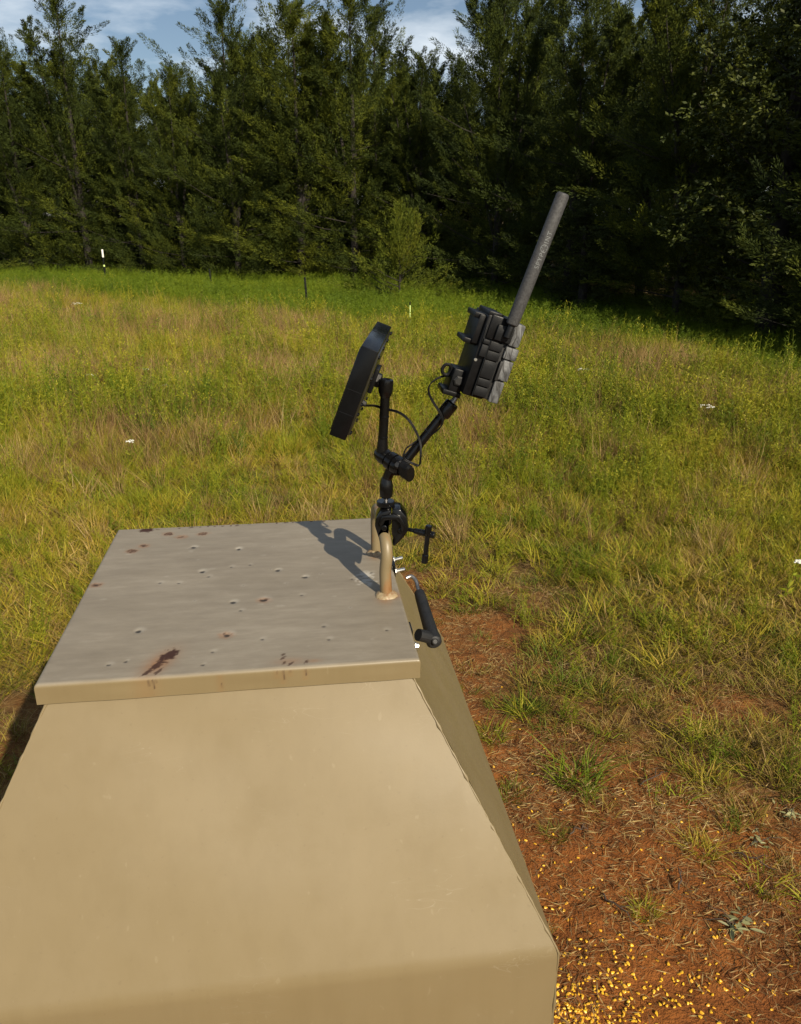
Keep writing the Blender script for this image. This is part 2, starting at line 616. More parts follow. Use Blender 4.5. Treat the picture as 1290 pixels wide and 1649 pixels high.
def gh(x, y):
    x = np.asarray(x, float); y = np.asarray(y, float)
    near = np.exp(-((x / 9) ** 2 + (y / 9) ** 2))
    return (fbm(x * 3.5, y * 3.5, 21) - 0.47) * 0.05 * near + (fbm(x * 17, y * 17, 31, 3) - 0.44) * 0.030 * near


def axis(lo, hi, d0, d1, step, g=1.16):
    c = list(np.arange(d0, d1 + 1e-6, step))
    s = step; v = d1
    while v < hi:
        s *= g; v += s; c.append(min(v, hi))
    s = step; v = d0; pre = []
    while v > lo:
        s *= g; v -= s; pre.append(max(v, lo))
    return np.array(pre[::-1] + c)


gx = axis(-900, 900, -1.4, 2.6, 0.018)
gy = axis(-60, 1500, 1.0, 4.2, 0.018)
XX, YY = np.meshgrid(gx, gy)
GV = np.stack([XX.ravel(), YY.ravel(), gh(XX, YY).ravel()], 1)
ny, nx = XX.shape
ii = np.arange(ny * nx).reshape(ny, nx)
GF = np.stack([ii[:-1, :-1].ravel(), ii[:-1, 1:].ravel(), ii[1:, 1:].ravel(), ii[1:, :-1].ravel()], 1)
gme = np_mesh('ground', GV, GF, ['soil'], smooth_=True)
ga = gme.attributes.new('thatch', 'FLOAT', 'POINT')
ga.data.foreach_set('value', (1 - bareness(XX, YY)).ravel().astype(np.float32))
ground = link('ground', gme)
ground['kind'] = 'structure'


# ------------------------------------------------------------------ plant clump builders (numpy)
def blades(n, spread, h0, h1, lean, width, seg=3, droop=0.5, seed=0, flat=0.0):
    """n curved tapering blades -> verts, quads, rnd"""
    r = np.random.default_rng(seed)
    ang = r.uniform(0, 2 * np.pi, n); rad = spread * np.sqrt(r.uniform(0, 1, n))
    bx = rad * np.cos(ang); by = rad * np.sin(ang)
    da = ang + r.normal(0, 1.0, n)
    h = r.uniform(h0, h1, n)
    ln = r.uniform(0.2, 1, n) * lean
    w = width * r.uniform(0.6, 1.3, n)
    dr = droop * r.uniform(0.2, 1.2, n)
    tw = r.uniform(0, 2 * np.pi, n)
    V = []
    for s in range(seg + 1):
        t = s / seg
        out = (ln * t + dr * t * t * 0.6) * h
        z = h * (t - 0.45 * dr * t * t) * (1 - flat)
        ww = w * (1 - t ** 1.6) * 0.5 + 0.0002
        cx_ = bx + np.cos(da) * out; cy_ = by + np.sin(da) * out
        V.append(np.stack([cx_ - np.cos(tw) * ww, cy_ - np.sin(tw) * ww, z], 1))
        V.append(np.stack([cx_ + np.cos(tw) * ww, cy_ + np.sin(tw) * ww, z], 1))
    V = np.stack(V, 1)                       # n, 2(seg+1), 3
    k = 2 * (seg + 1)
    base = np.arange(n)[:, None] * k
    F = np.concatenate([base + np.array([2 * s, 2 * s + 1, 2 * s + 3, 2 * s + 2]) for s in range(seg)], 0)
    rnd = np.repeat(r.uniform(0, 1, n), k)
    return V.reshape(-1, 3), F, rnd


def leaves_at(P, D, L, W, r, fold=0.0):
    """one diamond leaf at each point P in direction D"""
    n = len(P)
    D = D / np.linalg.norm(D, axis=1, keepdims=True)
    q = r.normal(0, 1, (n, 3))
    S = np.cross(D, q); S /= np.linalg.norm(S, axis=1, keepdims=True) + 1e-9
    L = np.broadcast_to(L, (n,))[:, None]; W = np.broadcast_to(W, (n,))[:, None]
    V = np.stack([P, P + D * L * 0.45 + S * W * 0.5, P + D * L, P + D * L * 0.45 - S * W * 0.5], 1)
    F = np.arange(n * 4).reshape(n, 4)
    return V.reshape(-1, 3), F


def weed(n_st, spread, h0, h1, leaf, seed, lw=0.25, nl=16, spire=0.0):
    r = np.random.default_rng(seed)
    Vs, Fs, Rs, Ms = [], [], [], []
    o = 0

    def put(V, F, rn, mi):
        nonlocal o
        Vs.append(V); Fs.append(F + o); Rs.append(rn); Ms.append(np.full(len(F), mi)); o += len(V)
    for i in range(n_st):
        a = r.uniform(0, 6.28); rd = spread * math.sqrt(r.uniform())
        b = np.array([rd * math.cos(a), rd * math.sin(a), 0])
        h = r.uniform(h0, h1)
        top = b + np.array([r.normal(0, 0.12) * h, r.normal(0, 0.12) * h, h])
        w = 0.0022 + 0.002 * h
        for sd in (np.array([w, 0, 0]), np.array([0, w, 0])):
            put(np.array([b - sd, b + sd, top + sd * 0.3, top - sd * 0.3]), np.array([[0, 1, 2, 3]]), np.full(4, r.uniform()), 0)
        m_ = int(nl * r.uniform(0.7, 1.3))
        t = r.uniform(0.12, 1.0, m_)
        P = b + (top - b) * t[:, None]
        D = np.stack([r.normal(0, 1, m_), r.normal(0, 1, m_), r.uniform(0.2, 1.5, m_)], 1)
        L = leaf * r.uniform(0.6, 1.3, m_) * (1.15 - 0.5 * t)
        V, F = leaves_at(P, D, L, L * lw, r)
        put(V, F, np.repeat(r.uniform(0, 1, m_), 4), 0)
        if spire and r.uniform() < 0.8:
            m2 = 9
            P = top + np.stack([r.normal(0, 0.016, m2), r.normal(0, 0.016, m2), r.uniform(-spire, 0.015, m2)], 1)
            D = np.stack([r.normal(0, 1, m2), r.normal(0, 1, m2), r.uniform(0.3, 1.2, m2)], 1)
            V, F = leaves_at(P, D, 0.022 * r.uniform(0.6, 1.3, m2), 0.011, r)
            put(V, F, np.repeat(r.uniform(0, 1, m2), 4), 1)
    return np.concatenate(Vs), np.concatenate(Fs), np.concatenate(Rs), np.concatenate(Ms)


src = {}


def source(colname, name, me):
    c = src.setdefault(colname, bpy.data.collections.new(colname))
    o = bpy.data.objects.new(name, me)
    c.objects.link(o)
    return o


# --- short trampled turf (0-5), field grass (6-9), tan grass (10-12), weeds (13-17)
for i in range(6):
    V, F, r_ = blades(64, 0.085, 0.03, 0.105, 0.85, 0.0042, 3, 1.0, 100 + i)
    source('meadow', 'c%02d' % i, np_mesh('c', V, F, ['turf'], r_))
for i in range(4):
    V, F, r_ = blades(85, 0.10, 0.08, 0.34, 0.42, 0.0042, 3, 0.6, 200 + i)
    source('meadow', 'c%02d' % (6 + i), np_mesh('c', V, F, ['turf'], r_))
for i in range(3):
    V, F, r_ = blades(60, 0.09, 0.10, 0.44, 0.35, 0.0034, 3, 0.5, 300 + i)
    source('meadow', 'c%02d' % (10 + i), np_mesh('c', V, F, ['straw'], r_))
for i in range(5):
    V, F, r_, mi = weed(8, 0.09, 0.16, 0.50, 0.055, 400 + i, 0.11, 30, 0.05 if i == 0 else 0.0)
    source('meadow', 'c%02d' % (13 + i), np_mesh('c', V, F, ['weed', 'yellow_tip'], r_, mi))
# fallen dry thatch (18-20): blades lying down
for i in range(3):
    V, F, r_ = blades(90, 0.13, 0.025, 0.08, 0.9, 0.0013, 3, 0.7, 500 + i, flat=0.6)
    V[:, 2] += np.repeat(np.random.default_rng(i).uniform(0.002, 0.014, 90), 8)
    source('meadow', 'c%02d' % (18 + i), np_mesh('c', V, F, ['straw'], r_))
# worn olive-brown tufts (21-24)
for i in range(4):
    V, F, r_ = blades(60, 0.075, 0.025, 0.09, 0.95, 0.0034, 3, 1.1, 520 + i)
    source('meadow', 'c%02d' % (21 + i), np_mesh('c', V, F, ['worn'], r_))
# lush tall green band
for i in range(5):
    V, F, r_, mi = weed(12, 0.17, 0.30, 0.62, 0.085, 600 + i, 0.16, 26)
    V2, F2, r2 = blades(50, 0.18, 0.2, 0.5, 0.35, 0.008, 2, 0.4, 650 + i)
    V = np.concatenate([V, V2]); F = np.concatenate([F, F2 + len(r_)]); r_ = np.concatenate([r_, r2])
    source('lush', 'l%02d' % i, np_mesh('l', V, F, ['lush'], r_))
# straw crumbs on the bare soil
for i in range(4):
    r0 = np.random.default_rng(700 + i)
    n = 46
    P = np.stack([r0.normal(0, 0.07, n), r0.normal(0, 0.07, n), r0.uniform(0.002, 0.009, n)], 1)
    a = r0.uniform(0, 6.28, n)
    D = np.stack([np.cos(a), np.sin(a), r0.normal(0, 0.18, n)], 1)
    V, F = leaves_at(P, D, r0.uniform(0.012, 0.05, n), r0.uniform(0.0012, 0.003, n), r0)
    source('litter', 'k%02d' % i, np_mesh('k', V, F, ['straw'], np.repeat(r0.uniform(0, 1, n), 4)))


def scatter(name, colname, P, idx, rot, scl):
    me = bpy.data.meshes.new(name)
    me.from_pydata([tuple(p) for p in P], [], [])
    a = me.attributes.new('idx', 'INT', 'POINT'); a.data.foreach_set('value', np.ascontiguousarray(idx, np.int32))
    a = me.attributes.new('rot', 'FLOAT_VECTOR', 'POINT'); a.data.foreach_set('vector', np.ascontiguousarray(rot, np.float32).ravel())
    a = me.attributes.new('scl', 'FLOAT_VECTOR', 'POINT'); a.data.foreach_set('vector', np.ascontiguousarray(scl, np.float32).ravel())
    o = link(name, me)
    o['kind'] = 'stuff'
    ng = bpy.data.node_groups.new(name, 'GeometryNodeTree')
    ng.interface.new_socket('Geometry', in_out='INPUT', socket_type='NodeSocketGeometry')
    ng.interface.new_socket('Geometry', in_out='OUTPUT', socket_type='NodeSocketGeometry')
    gi = ng.nodes.new('NodeGroupInput'); go = ng.nodes.new('NodeGroupOutput')
    ci = ng.nodes.new('GeometryNodeCollectionInfo')
    ci.inputs['Collection'].default_value = src[colname]
    ci.inputs['Separate Children'].default_value = True
    ip = ng.nodes.new('GeometryNodeInstanceOnPoints')
    ip.inputs['Pick Instance'].default_value = True

    def na(nm, ty):
        q = ng.nodes.new('GeometryNodeInputNamedAttribute')
        q.data_type = ty
        q.inputs['Name'].default_value = nm
        return q.outputs['Attribute']
    ng.links.new(gi.outputs[0], ip.inputs['Points'])
    ng.links.new(ci.outputs[0], ip.inputs['Instance'])
    ng.links.new(na('idx', 'INT'), ip.inputs['Instance Index'])
    ng.links.new(na('rot', 'FLOAT_VECTOR'), ip.inputs['Rotation'])
    ng.links.new(na('scl', 'FLOAT_VECTOR'), ip.inputs['Scale'])
    ng.links.new(ip.outputs[0], go.inputs[0])
    md = o.modifiers.new('scatter', 'NODES')
    md.node_group = ng
    return o


def wedge(n, r0, r1, half=42):
    r = np.sqrt(rng.uniform(r0 * r0, r1 * r1, n))
    a = rng.uniform(-R(half), R(half), n)
    return r * np.sin(a), r * np.cos(a)


cth, sth = math.cos(R(7.5)), math.sin(R(7.5))


def in_feeder(x, y, m=0.05):
    lx = (x - FX) * cth + (y - FY) * sth
    ly = -(x - FX) * sth + (y - FY) * cth
    return (np.abs(lx) < 0.37 + m) & (np.abs(ly) < 0.395 + m)


# ------------------------------------------------------------------ meadow
PX, PY, ID, SC = [], [], [], []


def zone(n, r0, r1, half):
    x, y = wedge(n, r0, r1, half)
    bare = bareness(x, y)
    le = lush_edge(x, y)
    u = rng.uniform(0, 1, n)
    keep = (u > bare ** 0.30 * 0.985) & ~in_feeder(x, y) & (le < 0.6)
    x, y, bare, le = x[keep], y[keep], bare[keep], le[keep]
    n = len(x)
    d = np.hypot(x, y)
    worn = np.exp(-((x + 0.45 + 0.05 * y) / (0.9 + 0.05 * d)) ** 2) * (1 - smooth(6.5, 9.0, d))   # trodden way behind the feeder
    tall = smooth(4.3, 8.0, d + (fbm(x * 0.9, y * 0.9, 41) - 0.47) * 5.0) * (1 - 0.75 * worn)
    patch = fbm(x * 0.8, y * 0.8, 55)
    u = rng.uniform(0, 1, n)
    idx = rng.integers(0, 6, n)
    s = rng.uniform(0.75, 1.35, n) * (1 - 0.35 * bare)
    tallish = u < tall
    v = rng.uniform(0, 1, n)
    wd = smooth(0.40, 0.56, patch)
    p2 = smooth(0.40, 0.55, fbm(x * 0.55 + 9, y * 0.55, 66))
    c_tan = 0.15 + 0.42 * p2 * (1 - 0.8 * wd)
    c_weed = 0.10 + 0.34 * wd
    pick = np.where(v < c_tan, rng.integers(10, 13, n), np.where(v < c_tan + c_weed, rng.integers(13, 18, n), rng.integers(6, 10, n)))
    idx = np.where(tallish, pick, idx)
    s = np.where(tallish, rng.uniform(0.6, 1.25, n) * (0.55 + 0.45 * smooth(4, 9, d)), s)
    wn = (~tallish) & (rng.uniform(0, 1, n) < 0.85 - 0.50 * smooth(2.2, 5.5, d))
    idx = np.where(wn, rng.integers(21, 25, n), idx)
    # thatch and straw between the short tufts
    v = rng.uniform(0, 1, n)
    th = (~tallish) & (v < 0.20 + 0.2 * worn)
    idx = np.where(th, rng.integers(18, 21, n), idx)
    st = (~tallish) & (v > 0.93)
    idx = np.where(st, rng.integers(13, 18, n), idx)
    s = np.where(st, rng.uniform(0.25, 0.5, n), s)
    PX.append(x); PY.append(y); ID.append(idx); SC.append(s)


zone(9600, 1.5, 4.2, 55)
zone(18500, 4.2, 8.0, 55)
zone(20000, 8.0, 15.0, 52)
zone(9500, 15.0, 26.0, 50)
x = np.concatenate(PX); y = np.concatenate(PY); idx = np.concatenate(ID); s = np.concatenate(SC)
z = gh(x, y)
n = len(x)
rot = np.stack([rng.normal(0, 0.16, n), rng.normal(0, 0.16, n), rng.uniform(0, 6.28, n)], 1)
mg = scatter('meadow_grass', 'meadow', np.stack([x, y, z], 1), idx, rot, np.stack([s, s, s * rng.uniform(0.85, 1.15, n)], 1))
tag(mg, 'mixed green and straw-coloured field grass and weeds around the feeder', 'grass')

# ------------------------------------------------------------------ lush band in front of the trees
x, y = wedge(30000, 7.0, 33.0, 50)
le = lush_edge(x, y)
keep = (le > -0.2) & (le < 11)
x, y = x[keep], y[keep]
n = len(x)
s = rng.uniform(0.45, 0.80, n) * (0.6 + 0.4 * smooth(-0.2, 1.5, le[keep])) * (1 - 0.3 * smooth(2, 5, x))
rot = np.stack([rng.normal(0, 0.12, n), rng.normal(0, 0.12, n), rng.uniform(0, 6.28, n)], 1)
lg = scatter('lush_grass', 'lush', np.stack([x, y, gh(x, y)], 1), rng.integers(0, 5, n), rot, np.stack([s, s, s], 1))
tag(lg, 'tall bright green grass along the foot of the trees', 'grass')

# ------------------------------------------------------------------ straw crumbs on the soil
x, y = wedge(4200, 1.15, 4.0, 48)
b = bareness(x, y)
keep = (rng.uniform(0, 1, len(x)) < 0.12 + 0.95 * smooth(0.40, 0.58, fbm(x * 3.4, y * 3.4, 77))) & ~in_feeder(x, y, -0.05)
x, y = x[keep], y[keep]; n = len(x)
s = rng.uniform(0.6, 1.25, n)
rot = np.stack([np.zeros(n), np.zeros(n), rng.uniform(0, 6.28, n)], 1)
sl = scatter('straw_litter', 'litter', np.stack([x, y, gh(x, y)], 1), rng.integers(0, 4, n), rot, np.stack([s, s, s], 1))
tag(sl, 'broken straw bits littering the bare red soil', 'straw')


# ------------------------------------------------------------------ trees
def crown_mesh(name, P, D, k, L, W, spl, mat, r):
    """sprigs at P pointing D, each a plume of k small leaves"""
    n = len(P)
    D = D / np.linalg.norm(D, axis=1, keepdims=True)
    Pk = np.repeat(P, k, 0); Dk = np.repeat(D, k, 0)
    m = n * k
    t = r.uniform(0, 1, m)
    rad = r.normal(0, 1, (m, 3)); rad -= Dk * np.sum(rad * Dk, 1, keepdims=True)
    rad /= np.linalg.norm(rad, axis=1, keepdims=True)
    sl = np.repeat(spl, k)
    pos = Pk + Dk * (t * sl)[:, None] + rad * (0.12 * sl * (1 - 0.7 * t))[:, None]
    dr = Dk + rad * r.uniform(0.35, 1.0, m)[:, None]
    V, F = leaves_at(pos, dr, L * r.uniform(0.6, 1.3, m), W * r.uniform(0.7, 1.3, m), r)
    rn = np.repeat(np.clip(np.repeat(r.uniform(0, 1, n), k) * 0.7 + r.uniform(0, 0.3, m), 0, 1), 4)
    return np_mesh(name, V, F, [mat], rn)


def plumes(P, D, S, k, L, W, mat, r):
    """feathery tufts: k leaves packed round each short axis, widest near its base"""
    n = len(P)
    D = D / np.linalg.norm(D, axis=1, keepdims=True)
    m = n * k
    Pk = np.repeat(P, k, 0); Dk = np.repeat(D, k, 0); sl = np.repeat(S, k)
    t = r.uniform(0, 1, m) ** 0.85
    rad = r.normal(0, 1, (m, 3)); rad -= Dk * np.sum(rad * Dk, 1, keepdims=True)
    rad /= np.linalg.norm(rad, axis=1, keepdims=True)
    off = 0.20 * sl * (1 - 0.80 * t) * np.sqrt(r.uniform(0, 1, m))
    pos = Pk + Dk * (t * sl)[:, None] + rad * off[:, None]
    dr = Dk + rad * r.uniform(0.2, 0.9, m)[:, None]
    V, F = leaves_at(pos, dr, L * r.uniform(0.6, 1.35, m), W * r.uniform(0.7, 1.3, m), r)
    rn = np.repeat(np.clip(np.repeat(r.uniform(0, 1, n), k) * 0.65 + r.uniform(0, 0.35, m), 0, 1), 4)
    return np_mesh('crown', V, F, [mat], rn)


def cedar(seed, h, rad, leaders=3, mat='cedar', z0=0.03, dens=1.0, prof_p=0.8, sprig=0.72, leaf=(0.064, 0.0125), k=215):
    r = np.random.default_rng(seed)
    ld = [(0, 0, h, rad, z0)]
    for i in range(leaders):
        a = r.uniform(0, 6.28); q = rad * r.uniform(0.18, 0.5)
        ld.append((q * math.cos(a), q * math.sin(a), h * r.uniform(0.74, 0.98), rad * r.uniform(0.34, 0.5), 0.40))
    P, D, S = [], [], []
    tb = MB()
    for li, (lx, ly, lh, lr, lz) in enumerate(ld):
        nb = int((104 if li == 0 else 26) * dens)
        base = Vector((0, 0, lh * 0.25)) if li else Vector((0, 0, 0))
        tr = 0.011 * lh if li == 0 else 0.007 * lh
        pts = [base.lerp(Vector((lx, ly, lh)), t) + Vector((r.normal(0, 0.03), r.normal(0, 0.03), 0)) * (t < 1) for t in (0, 0.3, 0.6, 0.85, 1)]
        pts[0] = base
        tb.tube(pts, [tr, tr * 0.75, tr * 0.45, tr * 0.2, 0.006], 8)
        for b in range(nb):
            t = lz + (1 - lz) * ((b + r.uniform()) / nb) ** (1.28 if li == 0 else 1.0)
            z = t * lh
            prof = (1 - t) ** prof_p * (0.96 + 0.04 * float(smooth(0.0, 0.2, t))) + 0.025
            L = lr * prof * r.uniform(0.50, 1.15)
            if r.uniform() < 0.12:
                L *= 1.25
            az = b * 2.39996 + r.normal(0, 0.35)
            el = R(2 + 50 * t + r.normal(0, 9))
            c0 = base.lerp(Vector((lx, ly, lh)), min(1, max(0, (z - base.z) / (lh - base.z))))
            c0 = np.array([c0.x, c0.y, z])
            bd = np.array([math.cos(az) * math.cos(el), math.sin(az) * math.cos(el), math.sin(el)])
            tip = c0 + bd * L
            if li == 0 and L > 0.5 and t < 0.55 and b % 3 == 0:
                tb.tube([c0, c0 + bd * L * 0.5, tip + np.array([0, 0, 0.08 * L])], [0.006 + 0.008 * L, 0.005 + 0.004 * L, 0.003], 5, caps=False)
            sp_ = sprig * (0.55 + 0.45 * min(1, L / 1.2))
            ns = max(2, int(L / (0.36 * sp_) * 1.0))
            s_ = np.clip(np.linspace(0.08, 1.0, ns) ** 0.8 + r.normal(0, 0.06, ns), 0.1, 1.02)
            off = r.normal(0, 1, (ns, 3)) * (0.03 + 0.11 * L * (1.1 - 0.6 * s_))[:, None] * np.array([1, 1, 0.5])
            p = c0 + bd * (s_ * L)[:, None] + off + np.array([0, 0, 1]) * (0.10 * L * s_ * s_)[:, None]
            d_ = bd * 0.75 + np.array([0, 0, 0.50]) + r.normal(0, 0.28, (ns, 3)) + off * 1.1
            P.append(p - d_ * 0.1); D.append(d_); S.append(sp_ * r.uniform(0.65, 1.25, ns))
        nt_ = 7
        zz = np.linspace(lh * 0.90, lh * 0.975, nt_)
        P.append(np.stack([np.full(nt_, lx), np.full(nt_, ly), zz], 1) + r.normal(0, 0.03, (nt_, 3)))
        D.append(np.stack([r.normal(0, 0.35, nt_), r.normal(0, 0.35, nt_), np.full(nt_, 1.0)], 1))
        S.append(sprig * 0.6 * r.uniform(0.6, 1.0, nt_))
    P = np.concatenate(P); D = np.concatenate(D); S = np.concatenate(S)
    P[:, 2] = np.maximum(P[:, 2], 0.12)
    return tb, plumes(P, D, S, k, leaf[0], leaf[1], mat, r)


def broadleaf(seed, h, rad, mat='broadleaf', bare_top=False):
    r = np.random.default_rng(seed)
    tb = MB()
    tr = 0.022 * h
    tb.tube([(0, 0, 0), (0.05, 0.03, h * 0.3), (-0.04, 0.05, h * 0.6), (0, 0, h * 0.92)], [tr, tr * 0.8, tr * 0.5, 0.01], 9)
    P, D, S = [], [], []
    nb = 60
    for b in range(nb):
        t = 0.10 + 0.88 * (b + r.uniform()) / nb
        az = b * 2.39996 + r.normal(0, 0.4)
        el = R(20 + 40 * t + r.normal(0, 12))
        L = rad * (0.55 + 0.75 * math.sin(math.pi * min(1, t * 0.9 + 0.08))) * r.uniform(0.55, 1.1) * (1.0 if t < 0.75 else 0.75)
        c0 = np.array([0, 0, t * h * 0.9])
        bd = np.array([math.cos(az) * math.cos(el), math.sin(az) * math.cos(el), math.sin(el)])
        tip = c0 + bd * L
        tb.tube([c0, c0 + bd * L * 0.5 + r.normal(0, 0.05, 3), tip], [0.010 + 0.012 * L, 0.008, 0.004], 5, caps=False)
        ncl = max(2, int(L / 0.26))
        for c in range(ncl):
            s_ = r.uniform(0.35, 1.05)
            cc = c0 + bd * s_ * L + r.normal(0, 0.16, 3)
            m = 10
            P.append(cc + r.normal(0, 0.13, (m, 3))); D.append(bd * 0.4 + r.normal(0, 0.9, (m, 3)) + np.array([0, 0, 0.1])); S.append(r.uniform(0.12, 0.26, m))
    P = np.concatenate(P); D = np.concatenate(D); S = np.concatenate(S)
    P[:, 2] = np.maximum(P[:, 2], 0.1)
    return tb, crown_mesh('crown', P, D, 14, 0.075, 0.042, S, mat, r)


protos = {}


def proto(key, pair, h):
    tb, cme = pair
    tme = None
    o = tb.build('trunk', 'bark', None, 60)
    tme = o.data
    bpy.data.objects.remove(o)
    protos[key] = (tme, cme, h)


proto('A', cedar(11, 8.0, 1.80, 3, prof_p=0.60), 8.0)          # pointed
proto('B', cedar(12, 8.0, 2.05, 5, prof_p=0.54), 8.0)          # broad, several spires
proto('C', cedar(13, 8.0, 1.65, 4, prof_p=0.62), 8.0)          # slender
proto('D', cedar(14, 8.0, 2.2, 6, prof_p=0.46), 8.0)           # rounded top
protos['E'] = protos['A']
proto('F', broadleaf(21, 8.0, 1.7), 8.0)
proto('G', broadleaf(22, 8.0, 1.35), 8.0)


def tree(name, key, x, y, h, rz, label, group=None, wide=1.0):
    tme, cme, h0 = protos[key]
    o = empty(name, (x, y, float(gh(x, y)) - 0.03), R(rz))
    s = h / h0
    o.scale = (s * wide, s * wide, s)
    link('trunk', tme, o)
    link('crown', cme, o)
    tag(o, label, 'tree', group)
    return o


FRONT = 'evergreens along the edge of the field'
front = [
    ('cedar_tree', 'D', -13.6, 26.6, 6.6, 20, 'round-topped cedar at the far left edge of the picture', 1.4),
    ('cedar_tree', 'B', -11.4, 26.0, 6.3, 75, 'bushy cedar between the far left tree and the tallest left spire', 1.34),
    ('cedar_tree', 'A', -9.6, 26.0, 7.6, 140, 'tall pointed cedar rising above the white-capped post', 1.46),
    ('cedar_tree', 'E', -7.7, 25.2, 6.2, 200, 'sloping cedar just left of the dip of sky', 1.34),
    ('cedar_tree', 'D', -6.2, 24.2, 5.3, 260, 'low rounded cedar beneath the left dip of sky', 1.22),
    ('cedar_tree', 'B', -4.5, 23.4, 6.8, 310, 'broad many-spired cedar right of the left dip of sky', 1.34),
    ('cedar_tree', 'C', -2.7, 22.8, 6.6, 35, 'slender cedar above the dark steel fence post', 1.65),
    ('cedar_tree', 'A', -1.2, 22.3, 6.9, 95, 'pointed cedar directly behind the solar panel', 1.46),
    ('cedar_tree', 'C', 0.55, 21.6, 5.3, 160, 'shorter cedar under the narrow gap of sky behind the small olive cedar', 1.52),
    ('cedar_tree', 'B', 2.2, 19.6, 6.5, 215, 'many-spired cedar right of the narrow gap of sky', 1.28),
    ('cedar_tree', 'E', 3.5, 17.6, 6.0, 280, 'cedar standing behind the tip of the camera antenna', 1.46),
    ('broadleaf_tree', 'G', 3.4, 15.6, 2.3, 15, 'low leafy shrub tree beside the antenna at the field edge', 1.95),
    ('cedar_tree', 'D', 4.9, 14.7, 6.0, 330, 'dark rounded cedar right of the antenna', 1.34),
    ('broadleaf_tree', 'F', 5.6, 12.6, 5.6, 50, 'leafy broadleaf tree among the dark trees on the right', 1.4),
    ('cedar_tree', 'B', 6.2, 10.9, 5.6, 120, 'dark cedar near the right edge where the field narrows', 1.4),
    ('broadleaf_tree', 'F', 7.1, 9.3, 5.4, 190, 'shaded leafy tree cut off by the right edge of the picture', 1.34),
]
for nm, k, x, y, h, rz, lb, wd in front:
    tree(nm, k, x, y, h, rz, lb, FRONT, wd)
back = [('E', -15.5, 29.5, 6.5, 10), ('B', -12.6, 29.0, 6.5, 60), ('D', -9.6, 28.8, 6.3, 110), ('C', -7.0, 28.0, 6.0, 160), ('D', -4.9, 27.0, 6.2, 210), ('D', -3.2, 26.2, 7.2, 260),
        ('B', -0.7, 25.4, 7.1, 310), ('D', 1.0, 24.4, 5.4, 20), ('D', 2.9, 23.4, 7.2, 70), ('D', 4.6, 21.6, 6.6, 120), ('E', 6.3, 19.4, 6.2, 170), ('D', 6.8, 15.4, 6.2, 220), ('B', 7.6, 12.8, 6.4, 300), ('D', 8.4, 10.8, 6.4, 330)]
for k, x, y, h, rz in back:
    tree('cedar_tree', k, x, y, h, rz, 'dark cedar in the second row, mostly hidden behind the field-edge trees', 'second-row cedars behind the field edge', 1.5)
for k, x, y, h, rz in [('B', 8.2, 8.4, 6.8, 40), ('D', 9.2, 7.0, 7.4, 140), ('D', 9.9, 5.2, 7.2, 250)]:
    tree('cedar_tree', k, x, y, h, rz, 'cedar of the treeline curving round beyond the right edge', 'cedars curving round on the right', 1.15)
for k, x, y, h, rz in [('D', -17.5, 33, 8.5, 0), ('B', -14.8, 32.6, 8.0, 40), ('D', -12.2, 32.2, 8.4, 80), ('B', -9.8, 31.8, 8.0, 120), ('D', -7.4, 31.4, 7.0, 160), ('D', -5.0, 30.6, 7.0, 200), ('B', -2.6, 29.8, 8.0, 240), ('D', -0.2, 29.0, 7.4, 280), ('D', 2.2, 28.0, 7.0, 320), ('B', 4.6, 26.6, 8.0, 10), ('D', 6.8, 24.6, 8.0, 50), ('B', 8.8, 22.2, 7.6, 90), ('D', 10.4, 19.6, 7.4, 130), ('D', 11.6, 16.8, 7.2, 170), ('B', 12.2, 13.6, 7.0, 210)]:
    tree('cedar_tree', k, x, y, h * 0.78, rz, 'cedar deep in the wood, seen only as darkness between the nearer trees', 'cedars deep in the wood', 1.85)
for q in range(14):
    x, y = -19 + q * 2.6, 36.2 - 0.012 * (q * 2.6) ** 2
    tree('cedar_tree', 'DB'[q % 2], x, y, 5.6, q * 47, 'cedar farthest back in the wood behind the field', 'cedars farthest back in the wood', 2.0)
for k, x, y, h, rz in [('B', -15.8, 26.8, 6.6, 70), ('D', -18.2, 27.2, 6.8, 200), ('A', -20.6, 27.6, 7.0, 310), ('D', -23.0, 28.0, 6.6, 20), ('B', -25.4, 28.4, 6.8, 130)]:
    tree('cedar_tree', k, x, y, h, rz, 'cedar of the treeline running on past the left edge', 'cedars running on to the left', 1.4)
# thin half-bare top seen against the sky on the right
tree('broadleaf_tree', 'G', 5.15, 18.0, 6.05, 200, 'thin open-topped tree showing sky through its twigs at upper right', None, 0.75)

# the young olive cedar in front of the dark wood
tb, cme = cedar(31, 1.9, 1.30, 5, 'olive_cedar', 0.02, 0.46, 0.95, 0.50, (0.065, 0.011), 52)
yo = empty('young_cedar', (-0.02, 17.6, 0))
tb.build('trunk', 'bark', yo, 60)
link('crown', cme, yo)
tag(yo, 'small olive-green young cedar standing in bright grass before the dark trees', 'tree')

# ------------------------------------------------------------------ fence posts in the grass
def t_post(x, y, h, lean, label):
    o = empty('steel_fence_post', (x, y, -0.05))
    o.rotation_euler = (0, lean, 0)
    b = MB()
    b.box((-0.020, -0.004, 0), (0.020, 0.004, h), None, 0.0015)
    b.box((-0.004, 0.003, 0), (0.004, 0.036, h), None, 0.0012)
    b.build('post', 't_post', o)
    for k in range(int(h / 0.09)):
        MB().box((-0.010, -0.013, 0.08 + k * 0.09), (0.010, -0.003, 0.105 + k * 0.09), None, 0.002).build('stud', 't_post', o)
    tag(o, label, 'fence post', 'posts of the old fence line')


t_post(-1.80, 16.1, 0.74, R(-3), 'dark steel fence post left of the solar panel in bright grass')
t_post(-4.50, 20.0, 0.66, R(-4), 'short dark fence post near the trees, far left of the solar panel')


